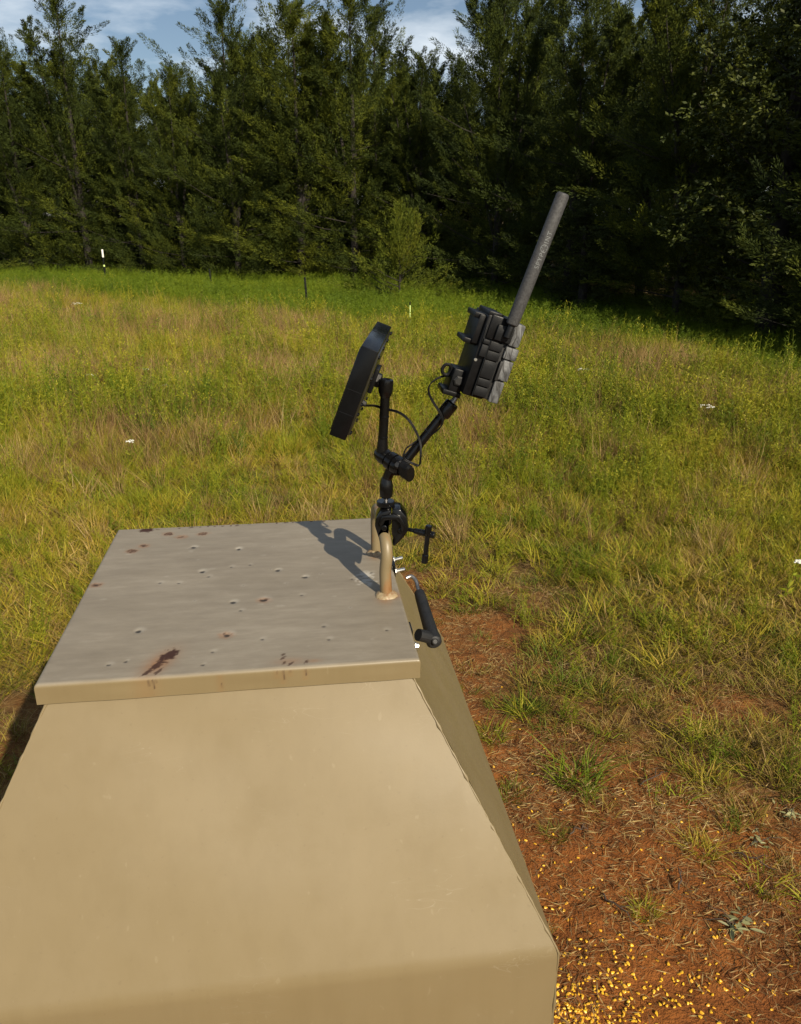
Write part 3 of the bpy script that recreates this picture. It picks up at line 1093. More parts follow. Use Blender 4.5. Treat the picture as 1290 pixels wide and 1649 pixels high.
def step_post(x, y, segs, label, r_=0.009):
    o = empty('plastic_step_in_post', (x, y, -0.05))
    for z0, z1, m in segs:
        MB().lathe((0, 0, z0), (0, 0, 1), [(0, r_ * 0.9), (0.006, r_), (z1 - z0 - 0.006, r_), (z1 - z0, r_ * 0.8)], 10).build('band', m, o)
    tag(o, label, 'fence post', 'posts of the old fence line')


step_post(0.145, 12.6, [(0, 0.17, 't_post'), (0.17, 0.34, 'lime'), (0.34, 0.39, 't_post'), (0.39, 0.57, 'lime'), (0.57, 0.62, 't_post')], 'thin lime and black banded post below the small olive cedar')
o = step_post(-7.95, 22.6, [(0, 0.56, 't_post'), (0.56, 0.61, 'lime'), (0.61, 0.80, 't_post'), (0.80, 1.00, 'white')], 'white-capped dark post in front of the trees at left', 0.026)

# ------------------------------------------------------------------ the feeder
fd = empty('game_feeder', (FX, FY, 0), R(7.5))
tag(fd, 'tan painted steel game feeder with a square rust-flecked lid', 'feeder')
ZT, ZB, ZS = 1.272, 0.97, 0.30
TX, TY, BXh, BYh = 0.214, 0.237, 0.371, 0.388


def panel(name, ax, sgn):
    """sloped sheet, rounded bend, vertical skirt; ax 0: side panels, ax 1: front/back"""
    prof = []                                           # (outward, z)
    o0, o1 = (TX, BXh) if ax == 0 else (TY, BYh)
    w0, w1 = (TY, BYh) if ax == 0 else (TX, BXh)
    for t in list(np.linspace(0, 0.93, 18)) + [0.955]:
        prof.append((o0 + (o1 - o0) * t, ZT + (ZB - ZT) * t, w0 + (w1 - w0) * t))
    pts = prof
    c = Vector((o1, ZB))
    up_ = Vector((o0 - o1, ZT - ZB)).normalized(); dn_ = Vector((0, -1))
    for i in range(0, 9):                                   # pressed bend, about 12 mm
        t = i / 8
        q = c + up_ * 0.011 * (1 - t) ** 2 + dn_ * 0.011 * t ** 2
        pts.append((q.x, q.y, w1 - (w1 - w0) * 0.03 * (1 - t) ** 2))
    for zz in [ZB - 0.014, ZB - 0.02] + list(np.linspace(ZB - 0.04, ZS, 10)):
        pts.append((o1, zz, w1))
    nn = 24
    V = []; F = []
    for j, (o_, z_, w_) in enumerate(pts):
        for i in range(nn + 1):
            u = -1 + 2 * i / nn
            # slightly oil-canned sheet
            wob = 0.0034 * (1 - u * u) * math.sin(z_ * 13 + ax * 2 + sgn) + 0.0010 * math.sin(u * 5 + z_ * 21 + sgn)
            wob *= min(1, j / 3) * min(1, abs(z_ - ZB) / 0.12)
            oo = o_ + wob
            V.append((sgn * oo, u * w_, z_) if ax == 0 else (u * w_, sgn * oo, z_))
    for j in range(len(pts) - 1):
        for i in range(nn):
            q = j * (nn + 1) + i
            F.append((q, q + 1, q + nn + 2, q + nn + 1))
    b = MB(); b.add(V, F)
    o = b.build(name, 'paint', fd, 40)
    return o


panel('front_panel', 1, -1)
panel('back_panel', 1, 1)
panel('side_panel', 0, 1)
panel('side_panel', 0, -1)
rw = random.Random(5)
for sx in (-1, 1):
    for sy in (-1, 1):
        pts = []; rad = []
        for i in range(90):
            t = i / 89
            if t < 0.55:
                q = t / 0.55
                p = Vector((sx * (TX + (BXh - TX) * q), sy * (TY + (BYh - TY) * q), ZT + (ZB - ZT) * q))
            else:
                q = (t - 0.55) / 0.45
                p = Vector((sx * BXh, sy * BYh, ZB + (ZS - ZB) * q))
            p += Vector((sx, sy, 0)) * rw.uniform(-0.0012, -0.0002)
            pts.append(p); rad.append(rw.uniform(0.0009, 0.0019) if i % 9 else 0.0026)
        MB().tube(pts, rad, 7).build('weld_seam', 'paint', fd, 60)
        # leg of angle iron
        x0, y0 = sx * (BXh - 0.005), sy * (BYh - 0.005)
        b = MB()
        b.box((min(x0, x0 - sx * 0.04), min(y0, y0 - sy * 0.005), -0.06), (max(x0, x0 - sx * 0.04), max(y0, y0 - sy * 0.005), ZS + 0.12))
        b.box((min(x0, x0 - sx * 0.005), min(y0 - sy * 0.006, y0 - sy * 0.04), -0.06), (max(x0, x0 - sx * 0.005), max(y0 - sy * 0.006, y0 - sy * 0.04), ZS + 0.12))
        b.build('leg', 'paint', fd, 0)
b = MB()
s8 = [(BXh - 0.012, BYh - 0.012, ZS + 0.01), (0.16, 0.16, 0.14)]
V = []
for hx, hy, zz in s8:
    V += [(-hx, -hy, zz), (hx, -hy, zz), (hx, hy, zz), (-hx, hy, zz)]
b.add(V, [(0, 1, 5, 4), (1, 2, 6, 5), (2, 3, 7, 6), (3, 0, 4, 7), (7, 6, 5, 4)])
b.build('feed_trough', 'paint', fd, 0)

# --- lid: folded sheet with dents, rust and chalky halos
HX, HY, RB, LIP = 0.222, 0.245, 0.004, 0.026
DENTS = [(-.086, .146), (-.110, .196), (-.014, .130), (-.063, .048), (-.052, .029), (.049, .039), (.089, .010), (-.021, .060), (.007, .064), (-.011, -.061), (.031, -.060), (-.126, -.129), (-.013, -.155), (-.027, -.196), (-.181, .143), (-.166, .163), (-.134, .212), (-.077, .205), (-.093, .012), (-.120, .016), (.032, -.172), (-.036, -.225), (.110, -.148), (.115, -.183), (-.210, .020), (-.128, -.205), (-.147, -.210), (.157, -.007), (.083, -.051), (.190, -.168), (.001, -.089), (.187, .011)]
STRONG = {0, 2, 3, 5, 6, 10, 11, 12, 9}
RUSTY = {1, 10, 12, 14, 15, 16, 17, 24}
RING = {14, 16, 17}


def fold(s, hx):
    """arc-length coordinate -> (position, drop)"""
    a = abs(s); flat = hx - RB
    if a <= flat:
        return s, 0.0
    q = a - flat
    if q < RB * math.pi / 2:
        th_ = q / RB
        return math.copysign(flat + RB * math.sin(th_), s), RB * (1 - math.cos(th_))
    return math.copysign(hx, s), RB + q - RB * math.pi / 2


def coords(hx, n):
    fl = hx - RB
    core = np.linspace(-fl, fl, n)
    arc = np.array([0.33, 0.67, 1.0]) * RB * math.pi / 2
    lp = RB * math.pi / 2 + np.linspace(0.0015, LIP - RB, 12)
    e = np.concatenate([arc, lp])
    return np.concatenate([-(fl + e[::-1]), core, fl + e])


cx_, cy_ = coords(HX, 270), coords(HY, 290)
nE = 15
fxv = np.array([fold(s, HX) for s in cx_]); fyv = np.array([fold(s, HY) for s in cy_])
X2, Y2 = np.meshgrid(fxv[:, 0], fyv[:, 0])
DX, DY = np.meshgrid(fxv[:, 1], fyv[:, 1])
drop = np.maximum(DX, DY)
topz = 1.300
Z2 = topz - drop
top = (drop < 0.0025).astype(float)
hole = np.zeros_like(X2); halo = np.zeros_like(X2); rust = np.zeros_like(X2); stain = np.zeros_like(X2)
dz = (fbm(X2 * 9, Y2 * 9, 3) - 0.47) * 0.0016
rd = random.Random(3)
for i, (dx, dy) in enumerate(DENTS):
    st = i in STRONG
    wr_ = 0.0030 if st else 0.0018
    d = np.hypot((X2 - dx) * 0.9, (Y2 - dy) * 1.0) * (1 + 0.5 * (vnoise(X2 * 400, Y2 * 400, i) - 0.5))
    if i in RING:
        rust = np.maximum(rust, 0.9 * np.exp(-((d - 0.0052) / 0.0012) ** 2))
    else:
        hole = np.maximum(hole, (0.95 if st else 0.75) * (1 - smooth(wr_ * 0.7, wr_ * 1.5, d)))
    if i in RUSTY:
        rust = np.maximum(rust, 0.75 * (1 - smooth(0.002, 0.006, d + (vnoise(X2 * 300, Y2 * 300, i + 9) - 0.5) * 0.006)))
        stain = np.maximum(stain, 0.5 * (1 - smooth(0.004, 0.013, d)))
    hr = rd.uniform(0.008, 0.014) if st else rd.uniform(0.004, 0.009)
    dd = np.hypot(X2 - dx - 0.002, Y2 - dy - 0.004)
    halo = np.maximum(halo, (0.42 if st else 0.20) * (1 - smooth(hr * 0.25, hr, dd)) * (0.6 + 0.8 * vnoise(X2 * 160, Y2 * 160, i)))
    dz -= (0.0014 if st else 0.0005) * np.exp(-(np.hypot(X2 - dx, Y2 - dy) / (0.0045 if st else 0.003)) ** 2)
r9 = np.random.default_rng(9)
for k in range(34):
    dx, dy = r9.uniform(-.2, .2), r9.uniform(-.23, .23)
    hr = r9.uniform(0.0015, 0.006)
    dd = np.hypot((X2 - dx) * r9.uniform(0.5, 1), Y2 - dy)
    halo = np.maximum(halo, 0.22 * (1 - smooth(hr * 0.3, hr, dd)) * (0.4 + vnoise(X2 * 300, Y2 * 300, k)))
    if k % 3 == 0:
        hole = np.maximum(hole, 0.6 * (1 - smooth(0.0006, 0.0014, np.hypot(X2 - dx, Y2 - dy))))


def blot(cx0, cy0, a, b_, ang, amt, seed, edge=0.5, fr=230):
    global rust
    u = (X2 - cx0) * math.cos(ang) + (Y2 - cy0) * math.sin(ang)
    v = -(X2 - cx0) * math.sin(ang) + (Y2 - cy0) * math.cos(ang)
    q = np.hypot(u / a, v / b_) + (fbm(X2 * fr, Y2 * fr, seed, 3) - 0.44) * 1.5
    rust = np.maximum(rust, amt * (1 - smooth(1 - edge, 1.0, q)))


def stn(cx0, cy0, a, b_, ang, amt):
    global stain
    u = (X2 - cx0) * math.cos(ang) + (Y2 - cy0) * math.sin(ang)
    v = -(X2 - cx0) * math.sin(ang) + (Y2 - cy0) * math.cos(ang)
    stain = np.maximum(stain, amt * np.exp(-(u / a) ** 2 - (v / b_) ** 2))


blot(-.080, -.197, .010, .020, R(-24), 1.0, 61)
blot(-.091, -.219, .006, .012, R(-30), 0.95, 62, 0.4, 330)
blot(-.098, -.232, .004, .010, R(-35), 0.9, 63, 0.4, 330)
blot(-.086, -.232, .0025, .009, R(-30), 0.8, 68, 0.4, 330)
stn(-.088, -.212, .014, .030, R(-24), 0.75)
blot(-.170, .234, .015, .012, 0, 1.0, 64)
for k in range(9):
    blot(-.118 + k * 0.0115 + rd.uniform(-.005, .005), .239 - rd.uniform(0, .003), .0035 * rd.uniform(.4, 1.2), .0030, 0, 0.8, 90 + k)
for k, (rx, ry) in enumerate([(.058, -.222), (.060, -.232), (.067, -.236), (.086, -.233), (.058, -.214)]):
    blot(rx, ry, .0025, .0060, R(-30), 0.8, 70 + k, 0.5, 400)
stn(.066, -.230, .018, .008, 0, 0.35)
stn(.094, -.232, .010, .004, 0, 0.4)
for k in range(10):
    blot(.045 + k * 0.011 + rd.uniform(-.006, .006), .241 - rd.uniform(0, .003), .0045 * rd.uniform(.3, 1.2), .0035, 0, 0.85, 110 + k)
# rust runs down the front lip
frontlip = (Y2 < -HY + 0.0005) & (DY > 0.002)
for k, (rx, ln, wd_) in enumerate([(-.0965, .012, .0011), (-.0915, .015, .0010), (-.088, .008, .0008), (.058, .016, .0010), (.084, .012, .0009), (.066, .006, .0008), (-.015, .022, .0006), (.051, .008, .0005)]):
    st0 = 0.001 if k != 6 else 0.014
    m_ = np.exp(-((X2 - rx - 0.10 * DY) / wd_) ** 2) * (DY < ln) * (DY > st0) * (0.45 + 0.6 * vnoise(X2 * 700, DY * 300, k))
    rust = np.where(frontlip, np.maximum(rust, 0.85 * m_), rust)
    stain = np.where(frontlip, np.maximum(stain, 0.16 * np.exp(-((X2 - rx) / 0.004) ** 2) * (DY < ln + 0.006)), stain)
# rust round the two handle feet
HF = ((0.2011, -0.066), (0.2028, 0.086))
for q, (hx_, hy_) in enumerate(HF):
    stn(hx_ + 0.006, hy_ - 0.003, .013, .011, 0, 0.95)
    stn(hx_ - 0.004, hy_ - 0.016, .010, .012, 0, 0.45)
# scraped pale patch between the handle feet
sc = np.exp(-((X2 - 0.178) / 0.016) ** 2 - ((Y2 + 0.008) / 0.026) ** 2)
halo = np.maximum(halo, smooth(0.50, 0.62, fbm(X2 * 110, Y2 * 150, 200) * 0.9 + 0.16 * sc) * (sc > 0.12) * np.minimum(1, sc * 1.8))
halo = np.where(top > 0, halo, halo * 0.15)
# wavy front fold
Z2 = Z2 + np.where(drop < LIP - 0.004, dz * np.exp(-drop * 300), 0)
wavef = 0.0005 * np.sin(X2 * 23 + 1) + 0.0003 * np.sin(X2 * 61)
Y2 = Y2 + np.where(DY > 0.006, wavef * np.sign(-Y2) * smooth(0.006, 0.02, DY), 0)
vi = np.full(X2.shape, -1)
ny2, nx2 = X2.shape
GI = np.arange(ny2 * nx2).reshape(ny2, nx2)
qf = np.stack([GI[:-1, :-1], GI[:-1, 1:], GI[1:, 1:], GI[1:, :-1]], -1)
lipx = np.zeros(nx2, bool); lipx[:nE - 3] = True; lipx[-(nE - 3):] = True
lipy = np.zeros(ny2, bool); lipy[:nE - 3] = True; lipy[-(nE - 3):] = True
cellx = lipx[:-1] | lipx[1:]; celly = lipy[:-1] | lipy[1:]
keepc = ~(celly[:, None] & cellx[None, :])
qf = qf[keepc]
used = np.unique(qf)
remap = np.full(ny2 * nx2, -1); remap[used] = np.arange(len(used))
LV = np.stack([X2.ravel(), Y2.ravel(), Z2.ravel()], 1)[used]
lme = np_mesh('lid', LV, remap[qf], ['lid'], smooth_=True)
fade = 1 - smooth(0.0002, 0.0030, drop)
for nm, arr in (('hole', hole), ('halo', halo), ('rust', rust), ('stain', stain), ('fade', fade)):
    a = lme.attributes.new(nm, 'FLOAT', 'POINT')
    a.data.foreach_set('value', np.ascontiguousarray(arr.ravel()[used], np.float32))
lid = link('lid', lme, fd)
lid['label'] = 'sun-bleached grey lid with dents and rust spots'
# inner rim that the lid closes over
b = MB()
for sx in (-1, 1):
    b.box((sx * TX - 0.002, -TY, ZT - 0.002), (sx * TX + 0.002, TY, 1.296))
for sy in (-1, 1):
    b.box((-TX + 0.003, sy * TY - 0.002, ZT - 0.002), (TX - 0.003, sy * TY + 0.002, 1.296))
b.build('rim', 'paint', fd, 0)

# --- bent tube handle welded to the lid
(ax0, ay0), (ax1, ay1) = HF
hp = [(ax0, ay0, 1.300), (ax0 - 0.001, ay0 + 0.001, 1.335), (ax0 + 0.001, ay0 + 0.001, 1.358), (ax0 + 0.001, ay0 + 0.008, 1.374), (ax0, ay0 + 0.022, 1.382), (ax0, ay0 + 0.040, 1.384),
      (ax1, ay1 - 0.040, 1.384), (ax1, ay1 - 0.022, 1.382), (ax1, ay1 - 0.008, 1.374), (ax1, ay1 - 0.001, 1.358), (ax1, ay1, 1.335), (ax1, ay1, 1.300)]
MB().tube(bez(hp, 5), 0.0084, 18).build('lift_handle', 'tube', lid, 60)
for hx_, hy_ in HF:
    b = MB()
    n = 40
    for k in range(1):
        pr = [(0.0, 0.0165), (0.002, 0.0160), (0.0045, 0.0135), (0.0065, 0.0105), (0.0075, 0.008)]
        b.lathe((hx_, hy_, 1.2985), (0, 0, 1), pr, n)
    b.v = [(x + rw.gauss(0, 0.0006), y + rw.gauss(0, 0.0006), z + rw.gauss(0, 0.0004)) for x, y, z in b.v]
    b.build('weld_bead', 'weld', lid, 80)

# --- draw latch on the right side
lt = empty('latch')
lt.parent = fd
LF = Matrix.Rotation(R(-7.5), 4, 'Z') @ Matrix.Translation((-FX, -FY, 0))       # world -> feeder space


def W(*p):
    return LF @ Vector(p)


ga_, gb_ = W(0.0278, 1.090, 1.272), W(0.0455, 0.990, 1.248)
gd = (gb_ - ga_)
MB().lathe(ga_, gd, [(0, 0.0050), (0.002, 0.0078), (0.01, 0.0082), (0.05, 0.0090), (gd.length - 0.012, 0.0098), (gd.length - 0.002, 0.0112), (gd.length + 0.006, 0.0108), (gd.length + 0.010, 0.007)], 20).build('grip', 'rubber', lt)
MB().tube(bez([ga_ - gd.normalized() * -0.004, ga_ - gd.normalized() * 0.010, W(0.0235, 1.110, 1.281), W(0.0165, 1.116, 1.286), W(0.0085, 1.114, 1.284)], 6), 0.0030, 10).build('hook_rod', 'steel', lt)
MB().box((0.2225, 0.046, 1.2745), (0.2285, 0.084, 1.2945), None, 0.0012).build('keeper_plate', 'black_metal', lt)
for yy, zz in ((0.052, 1.281), (0.078, 1.289)):
    b = MB()
    b.lathe((0.226, yy, zz), (1, 0, 0.2), [(0, 0.0052), (0.005, 0.0052), (0.0055, 0.0045)], 6)
    b.lathe((0.230, yy, zz + 0.001), (1, 0, 0.2), [(0, 0.0026), (0.013, 0.0026), (0.014, 0.002)], 10)
    b.build('bolt', 'zinc', lt, 25)
pb = W(0.024, 0.978, 1.262)
MB().tube([pb, pb.lerp(gb_, 0.5) + Vector((0, 0, 0.001)), gb_], [0.0085, 0.0085, 0.0075], 14).build('pivot_arm', 'rubber', lt)
MB().box((pb.x - 0.017, pb.y - 0.013, 1.243), (pb.x - 0.009, pb.y + 0.013, 1.276), None, 0.0015).build('pivot_bracket', 'black_metal', lt)
MB().lathe(pb + Vector((-0.010, -0.016, -0.008)), (1, -0.25, 0.15), [(0, 0.0058), (0.004, 0.0058), (0.0045, 0.0048), (0.009, 0.003)], 6).build('bolt', 'zinc', lt, 25)
MB().lathe(gb_ + gd.normalized() * 0.004 + Vector((0.0, -0.006, 0.003)), (0.1, -0.8, 0.45), [(0, 0.0046), (0.0045, 0.0046), (0.0050, 0.0036), (0.0040, 0.003)], 14).build('pivot_pin', 'rubber', lt, 25)

# ------------------------------------------------------------------ articulated mounting arm (black)
KS = 0.9636                                   # size of arm, panel, camera and cable
KZ = 0.0655
arm = empty('mounting_arm', (-0.022, 1.10, 1.384))


def A(name, b, mat='black_metal', parent=None, deg=24):
    """world-space part under a thing placed at arm's location"""
    root = parent or arm
    base = arm.location
    b.v = [(x - base.x, y - base.y, z - base.z) for x, y, z in b.v]
    return b.build(name, mat, root, deg)


tag(arm, 'black articulated clamp arm gripping the lid handle', 'mounting arm')
C0 = Vector((-0.0118, 1.10, 1.3791))


def cpoly(px):
    return [(C0.x + (u - 632) / 1105, C0.z - (v - 842) / 1062) for u, v in px]


jl = cpoly([(604, 838), (606, 826), (613, 816), (630, 813), (631, 836), (618, 843), (613, 851), (617, 860), (627, 862), (630, 868), (626, 874), (618, 871), (610, 858)])
jr = cpoly([(632, 812), (645, 813), (655, 825), (658, 846), (652, 856), (640, 869), (634, 874), (632, 868), (634, 860), (631, 853), (631, 838)])
A('clamp_jaw', MB().prism(jl, 1.078, 1.116, None, 0.0022))
A('clamp_jaw', MB().prism(jr, 1.080, 1.114, None, 0.0022))
A('jaw_rib', MB().prism(cpoly([(611, 832), (616, 821), (634, 818), (645, 822), (652, 834), (651, 846), (646, 846), (645, 834), (638, 826), (620, 828), (614, 838)]), 1.074, 1.081, None, 0.001))
A('rivet', MB().lathe((C0.x - 0.0115, 1.079, C0.z + 0.001), (0, -1, 0), [(0, 0.0042), (0.003, 0.0042), (0.004, 0.003)], 14))
A('rivet', MB().lathe((C0.x + 0.013, 1.081, C0.z - 0.004), (0, -1, 0), [(0, 0.0046), (0.003, 0.0046), (0.004, 0.0035)], 14))
ca, cb = Vector((0.009, 1.094, 1.3718)), Vector((0.0447, 1.080, 1.3685))
cd = cb - ca
A('crank_screw', MB().tube([ca - cd * 0.25, ca + cd * 0.40], 0.0030, 12), 'black_metal')
A('crank_rod', MB().lathe(ca + cd * 0.30, cd, [(0, 0.0034), (0.001, 0.0042), (0.008, 0.0042), (0.0085, 0.0048), (cd.length * 0.70 + 0.004, 0.0052), (cd.length * 0.70 + 0.005, 0.0045)], 16))
ta, tb_ = Vector((0.0405, 1.078, 1.3835)), Vector((0.0350, 1.078, 1.3250))
td = tb_ - ta
A('crank_bar', MB().lathe(ta, td, [(0, 0.0040), (0.001, 0.0050), (0.013, 0.0050), (0.015, 0.0036), (td.length - 0.014, 0.0036), (td.length - 0.0125, 0.0049), (td.length - 0.001, 0.0049), (td.length, 0.004)], 16))
# post above the clamp
A('base_disc', MB().lathe((-0.0215, 1.10, 1.4055), (0, 0, 1), [(0, 0.0120), (0.0015, 0.0132), (0.0070, 0.0132), (0.0080, 0.0122)], 26))
A('base_stud', MB().lathe((-0.0212, 1.10, 1.4120), (0, 0, 1), [(0, 0.0032), (0.010, 0.0032)], 12), 'steel')
A('ball_socket', MB().lathe((-0.0208, 1.10, 1.4185), (0.02, 0, 1), [(0, 0.0070), (0.002, 0.0092), (0.010, 0.0100), (0.018, 0.0100), (0.024, 0.0085), (0.030, 0.0070)], 20))
A('neck', MB().tube([(-0.0202, 1.10, 1.4450), (-0.0150, 1.098, 1.4580), (-0.0080, 1.092, 1.4700)], [0.0070, 0.0078, 0.0085], 14))
# elbow: rosette discs and a winged knob on one axle
ea, eb = Vector((-0.0285, 1.108, 1.4815)), Vector((0.0175, 1.070, 1.4600))
ed = eb - ea
el_ = ed.length
A('elbow_joint', MB().lathe(ea, ed, [(-0.009, 0.004), (-0.0055, 0.0085), (0.000, 0.0112), (0.008, 0.0120), (0.014, 0.0112), (0.0145, 0.0095), (0.0165, 0.0095), (0.017, 0.0130), (0.0265, 0.0135), (0.027, 0.0105), (0.029, 0.0105), (0.0295, 0.0138), (0.039, 0.0138), (0.0425, 0.0115)], 28))
A('elbow_bolt', MB().lathe(ea + ed * 0.52 + Vector((0, -0.0128, 0.004)), (0.05, -1, 0.45), [(0, 0.0058), (0.002, 0.0055), (0.0035, 0.0035)], 16))
edn = ed.normalized()
s1 = edn.cross(Vector((0, 1, 0))).normalized(); s2 = edn.cross(s1).normalized()
kf = Matrix.Translation(ea + edn * 0.0425) @ Matrix((s1, s2, edn)).transposed().to_4x4()
wing = []
for k in range(48):
    a = 2 * math.pi * k / 48
    rr = 0.0098 + 0.0085 * abs(math.cos(a)) ** 5
    wing.append((rr * math.cos(a + 0.9), rr * math.sin(a + 0.9)))
b = MB()
V = [kf @ Vector((x, y, zz)) for zz, q in ((0, 0.85), (0.0025, 1), (0.014, 1), (0.0165, 0.82)) for x, y in [(x * q, y * q) for x, y in wing]]
n = 48
F = [(j * n + k, j * n + (k + 1) % n, (j + 1) * n + (k + 1) % n, (j + 1) * n + k) for j in range(3) for k in range(n)] + [tuple(range(n - 1, -1, -1)), tuple(range(3 * n, 4 * n))]
b.add(V, F)
A('wing_knob', b, 'black_plastic')
# left tube to the panel
p0, p1 = Vector((-0.0262, 1.104, 1.4835)), Vector((-0.0210, 1.102, 1.5660))
d01 = p1 - p0
A('arm_tube', MB().lathe(p0, d01, [(0, 0.0090), (0.012, 0.0078), (0.022, 0.0068), (0.0225, 0.0072), (0.0245, 0.0072), (0.025, 0.0067), (0.052, 0.0067), (0.0525, 0.0072), (0.0545, 0.0072), (0.055, 0.0067), (d01.length - 0.002, 0.0067)], 22))
A('socket_head', MB().lathe(p1 - d01.normalized() * 0.002, d01, [(0, 0.0068), (0.007, 0.0097), (0.012, 0.0103), (0.022, 0.0103), (0.0245, 0.0098), (0.0255, 0.0080), (0.026, 0.0060), (0.0245, 0.0045)], 24))
A('ball_stud', MB().tube([(-0.0225, 1.103, 1.5835), (-0.0330, 1.110, 1.5855), (-0.0440, 1.117, 1.5885)], [0.0050, 0.0034, 0.0038], 12), 'steel')
# right tube to the camera
q0, q1 = Vector((-0.0005, 1.090, 1.4665)), Vector((0.0585, 1.098, 1.5400))
d02 = q1 - q0
A('arm_tube', MB().lathe(q0, d02, [(0, 0.0085), (0.012, 0.0075), (0.022, 0.0066), (0.040, 0.0066), (0.0405, 0.0071), (0.0425, 0.0071), (0.043, 0.0066), (0.062, 0.0066), (0.0625, 0.0071), (0.0645, 0.0071), (0.065, 0.0066), (d02.length, 0.0066)], 22))
A('socket_head', MB().lathe(q1 - d02.normalized() * 0.002, d02, [(0, 0.0067), (0.002, 0.0092), (0.004, 0.0100), (0.022, 0.0100), (0.024, 0.0090), (0.0243, 0.006)], 24))
A('ball_stud', MB().tube([(0.0700, 1.098, 1.5555), (0.0760, 1.099, 1.5635), (0.0800, 1.099, 1.5720)], [0.0050, 0.0035, 0.0040], 12), 'steel')

# ------------------------------------------------------------------ solar panel
u_ = Vector((0.0447, 0, 0.1158)).normalized()                  # up along the panel
nrm = Vector((-u_.z, 0, u_.x))                                 # face normal: left and up
wv = Vector((0.0145, 0.215, 0.004)).normalized()               # away from the viewer
u_ = (u_ - wv * u_.dot(wv)).normalized()
nrm = u_.cross(wv).normalized() * -1
if nrm.x > 0:
    nrm = -nrm
o0 = Vector((-0.0721, 1.02, 1.5241))                           # near, lower, back corner
PFm = Matrix((nrm, wv, u_)).transposed().to_4x4()
sp = empty('solar_panel', o0)
tag(sp, 'black box-framed solar panel tilted on the left arm tube', 'solar panel')


def S_(name, b, mat, parent=None, deg=24):
    b.v = [tuple(PFm @ Vector(p)) for p in b.v]
    return b.build(name, mat, parent or sp, deg)


S_('housing', MB().box((0, 0, 0), (0.0225, 0.215, 0.124), None, 0.0014), 'panel_side')
S_('cell_glass', MB().box((0.0222, 0.006, 0.006), (0.0238, 0.209, 0.118), None, 0.0004), 'cells')
for k in range(1, 6):
    S_('cell_seam', MB().box((0.02385, 0.006 + k * 0.0338, 0.008), (0.0240, 0.0068 + k * 0.0338, 0.116)), 'steel')
S_('back_plate', MB().box((-0.0024, 0.008, 0.006), (0.0002, 0.206, 0.118), None, 0.0006), 'clear')
for yy in (0.010, 0.075, 0.140, 0.205):
    for zz in (0.010, 0.116):
        S_('screw', MB().lathe((-0.0022, yy, zz), (-1, 0, 0), [(0, 0.0028), (0.0016, 0.0028), (0.0024, 0.0015)], 10), 'black_metal')
for zz in (0.036, 0.050, 0.086):
    S_('screw', MB().lathe((-0.0022, 0.012, zz), (-1, 0, 0), [(0, 0.0026), (0.0022, 0.0026), (0.003, 0.0012)], 10), 'black_metal')
for zz in (0.034, 0.066):
    S_('side_seam', MB().box((0.002, -0.0004, zz), (0.0205, 0.0006, zz + 0.0007)), 'grey_plastic')
S_('top_seam', MB().box((0.0015, 0.128, 0.1235), (0.021, 0.1292, 0.1244)), 'grey_plastic')
mb = MB().box((-0.0085, 0.082, 0.050), (-0.0024, 0.114, 0.086), None, 0.002)
S_('mount_pad', mb, 'black_plastic')
S_('mount_nut', MB().lathe((-0.0085, 0.098, 0.068), (-1, 0, 0), [(0, 0.0105), (0.005, 0.0105), (0.0065, 0.0085)], 6), 'black_plastic')
S_('cable_port', MB().lathe((-0.0022, 0.060, 0.040), (-1, 0, 0), [(0, 0.0045), (0.005, 0.0038), (0.006, 0.0025)], 12), 'rubber')

# ------------------------------------------------------------------ trail camera
tu = Vector((0.300, 0.02, 0.954)).normalized()
tn = Vector((0.954, 0.11, -0.300)); tn = (tn - tu * tn.dot(tu)).normalized()
tw_ = tu.cross(tn).normalized()
if tw_.y < 0:
    tw_ = -tw_
t0 = Vector((0.0815, 1.052, 1.5785))
TF = Matrix((tn, tw_, tu)).transposed().to_4x4()
tcam = empty('trail_camera', t0)
tag(tcam, 'black trail camera with grey camouflage front on the right arm tube', 'trail camera')


def T_(name, b, mat, parent=None, deg=24):
    b.v = [tuple(TF @ Vector(p)) for p in b.v]
    return b.build(name, mat, parent or tcam, deg)


bs = T_('back_shell', MB().box((0.0, 0.004, 0.0), (0.030, 0.084, 0.108), None, 0.004), 'black_plastic')
T_('gasket', MB().box((0.0295, 0.005, 0.002), (0.0365, 0.083, 0.106), None, 0.002), 'rubber')
for z0, z1 in ((0.004, 0.0165), (0.0180, 0.0275), (0.0290, 0.0520), (0.0535, 0.0645), (0.0660, 0.0770)):
    T_('side_panel', MB().box((0.0135, 0.0, z0), (0.0310, 0.006, z1), None, 0.0010), 'grey_plastic')
for z0, z1 in ((0.0545, 0.0700), (0.0715, 0.0770)):
    T_('latch_plate', MB().box((0.0035, -0.0015, z0), (0.0120, 0.006, z1), None, 0.0010), 'grey_plastic')
T_('hinge_rod', MB().tube([(0.0128, -0.0005, 0.002), (0.0128, -0.0005, 0.078)], 0.0012, 8), 'black_metal')
T_('upper_housing', MB().box((0.005, 0.001, 0.0785), (0.0345, 0.080, 0.1095), None, 0.003), 'black_plastic')
T_('antenna_socket_block', MB().box((0.0150, -0.0045, 0.0800), (0.0375, 0.012, 0.1000), None, 0.0022), 'grey_plastic')
T_('top_cap', MB().box((0.000, 0.006, 0.106), (0.020, 0.070, 0.1125), None, 0.002), 'black_plastic')
fs = T_('front_shell', MB().box((0.0360, 0.000, 0.0005), (0.0500, 0.088, 0.0300), None, 0.003), 'camo')
T_('front_shell', MB().box((0.0375, 0.000, 0.0315), (0.0525, 0.088, 0.0585), None, 0.003), 'camo')
T_('front_shell', MB().box((0.0355, 0.000, 0.0600), (0.0535, 0.088, 0.0760), None, 0.003), 'camo')
T_('front_shell', MB().box((0.0365, 0.000, 0.0775), (0.0515, 0.088, 0.1075), None, 0.004), 'camo')
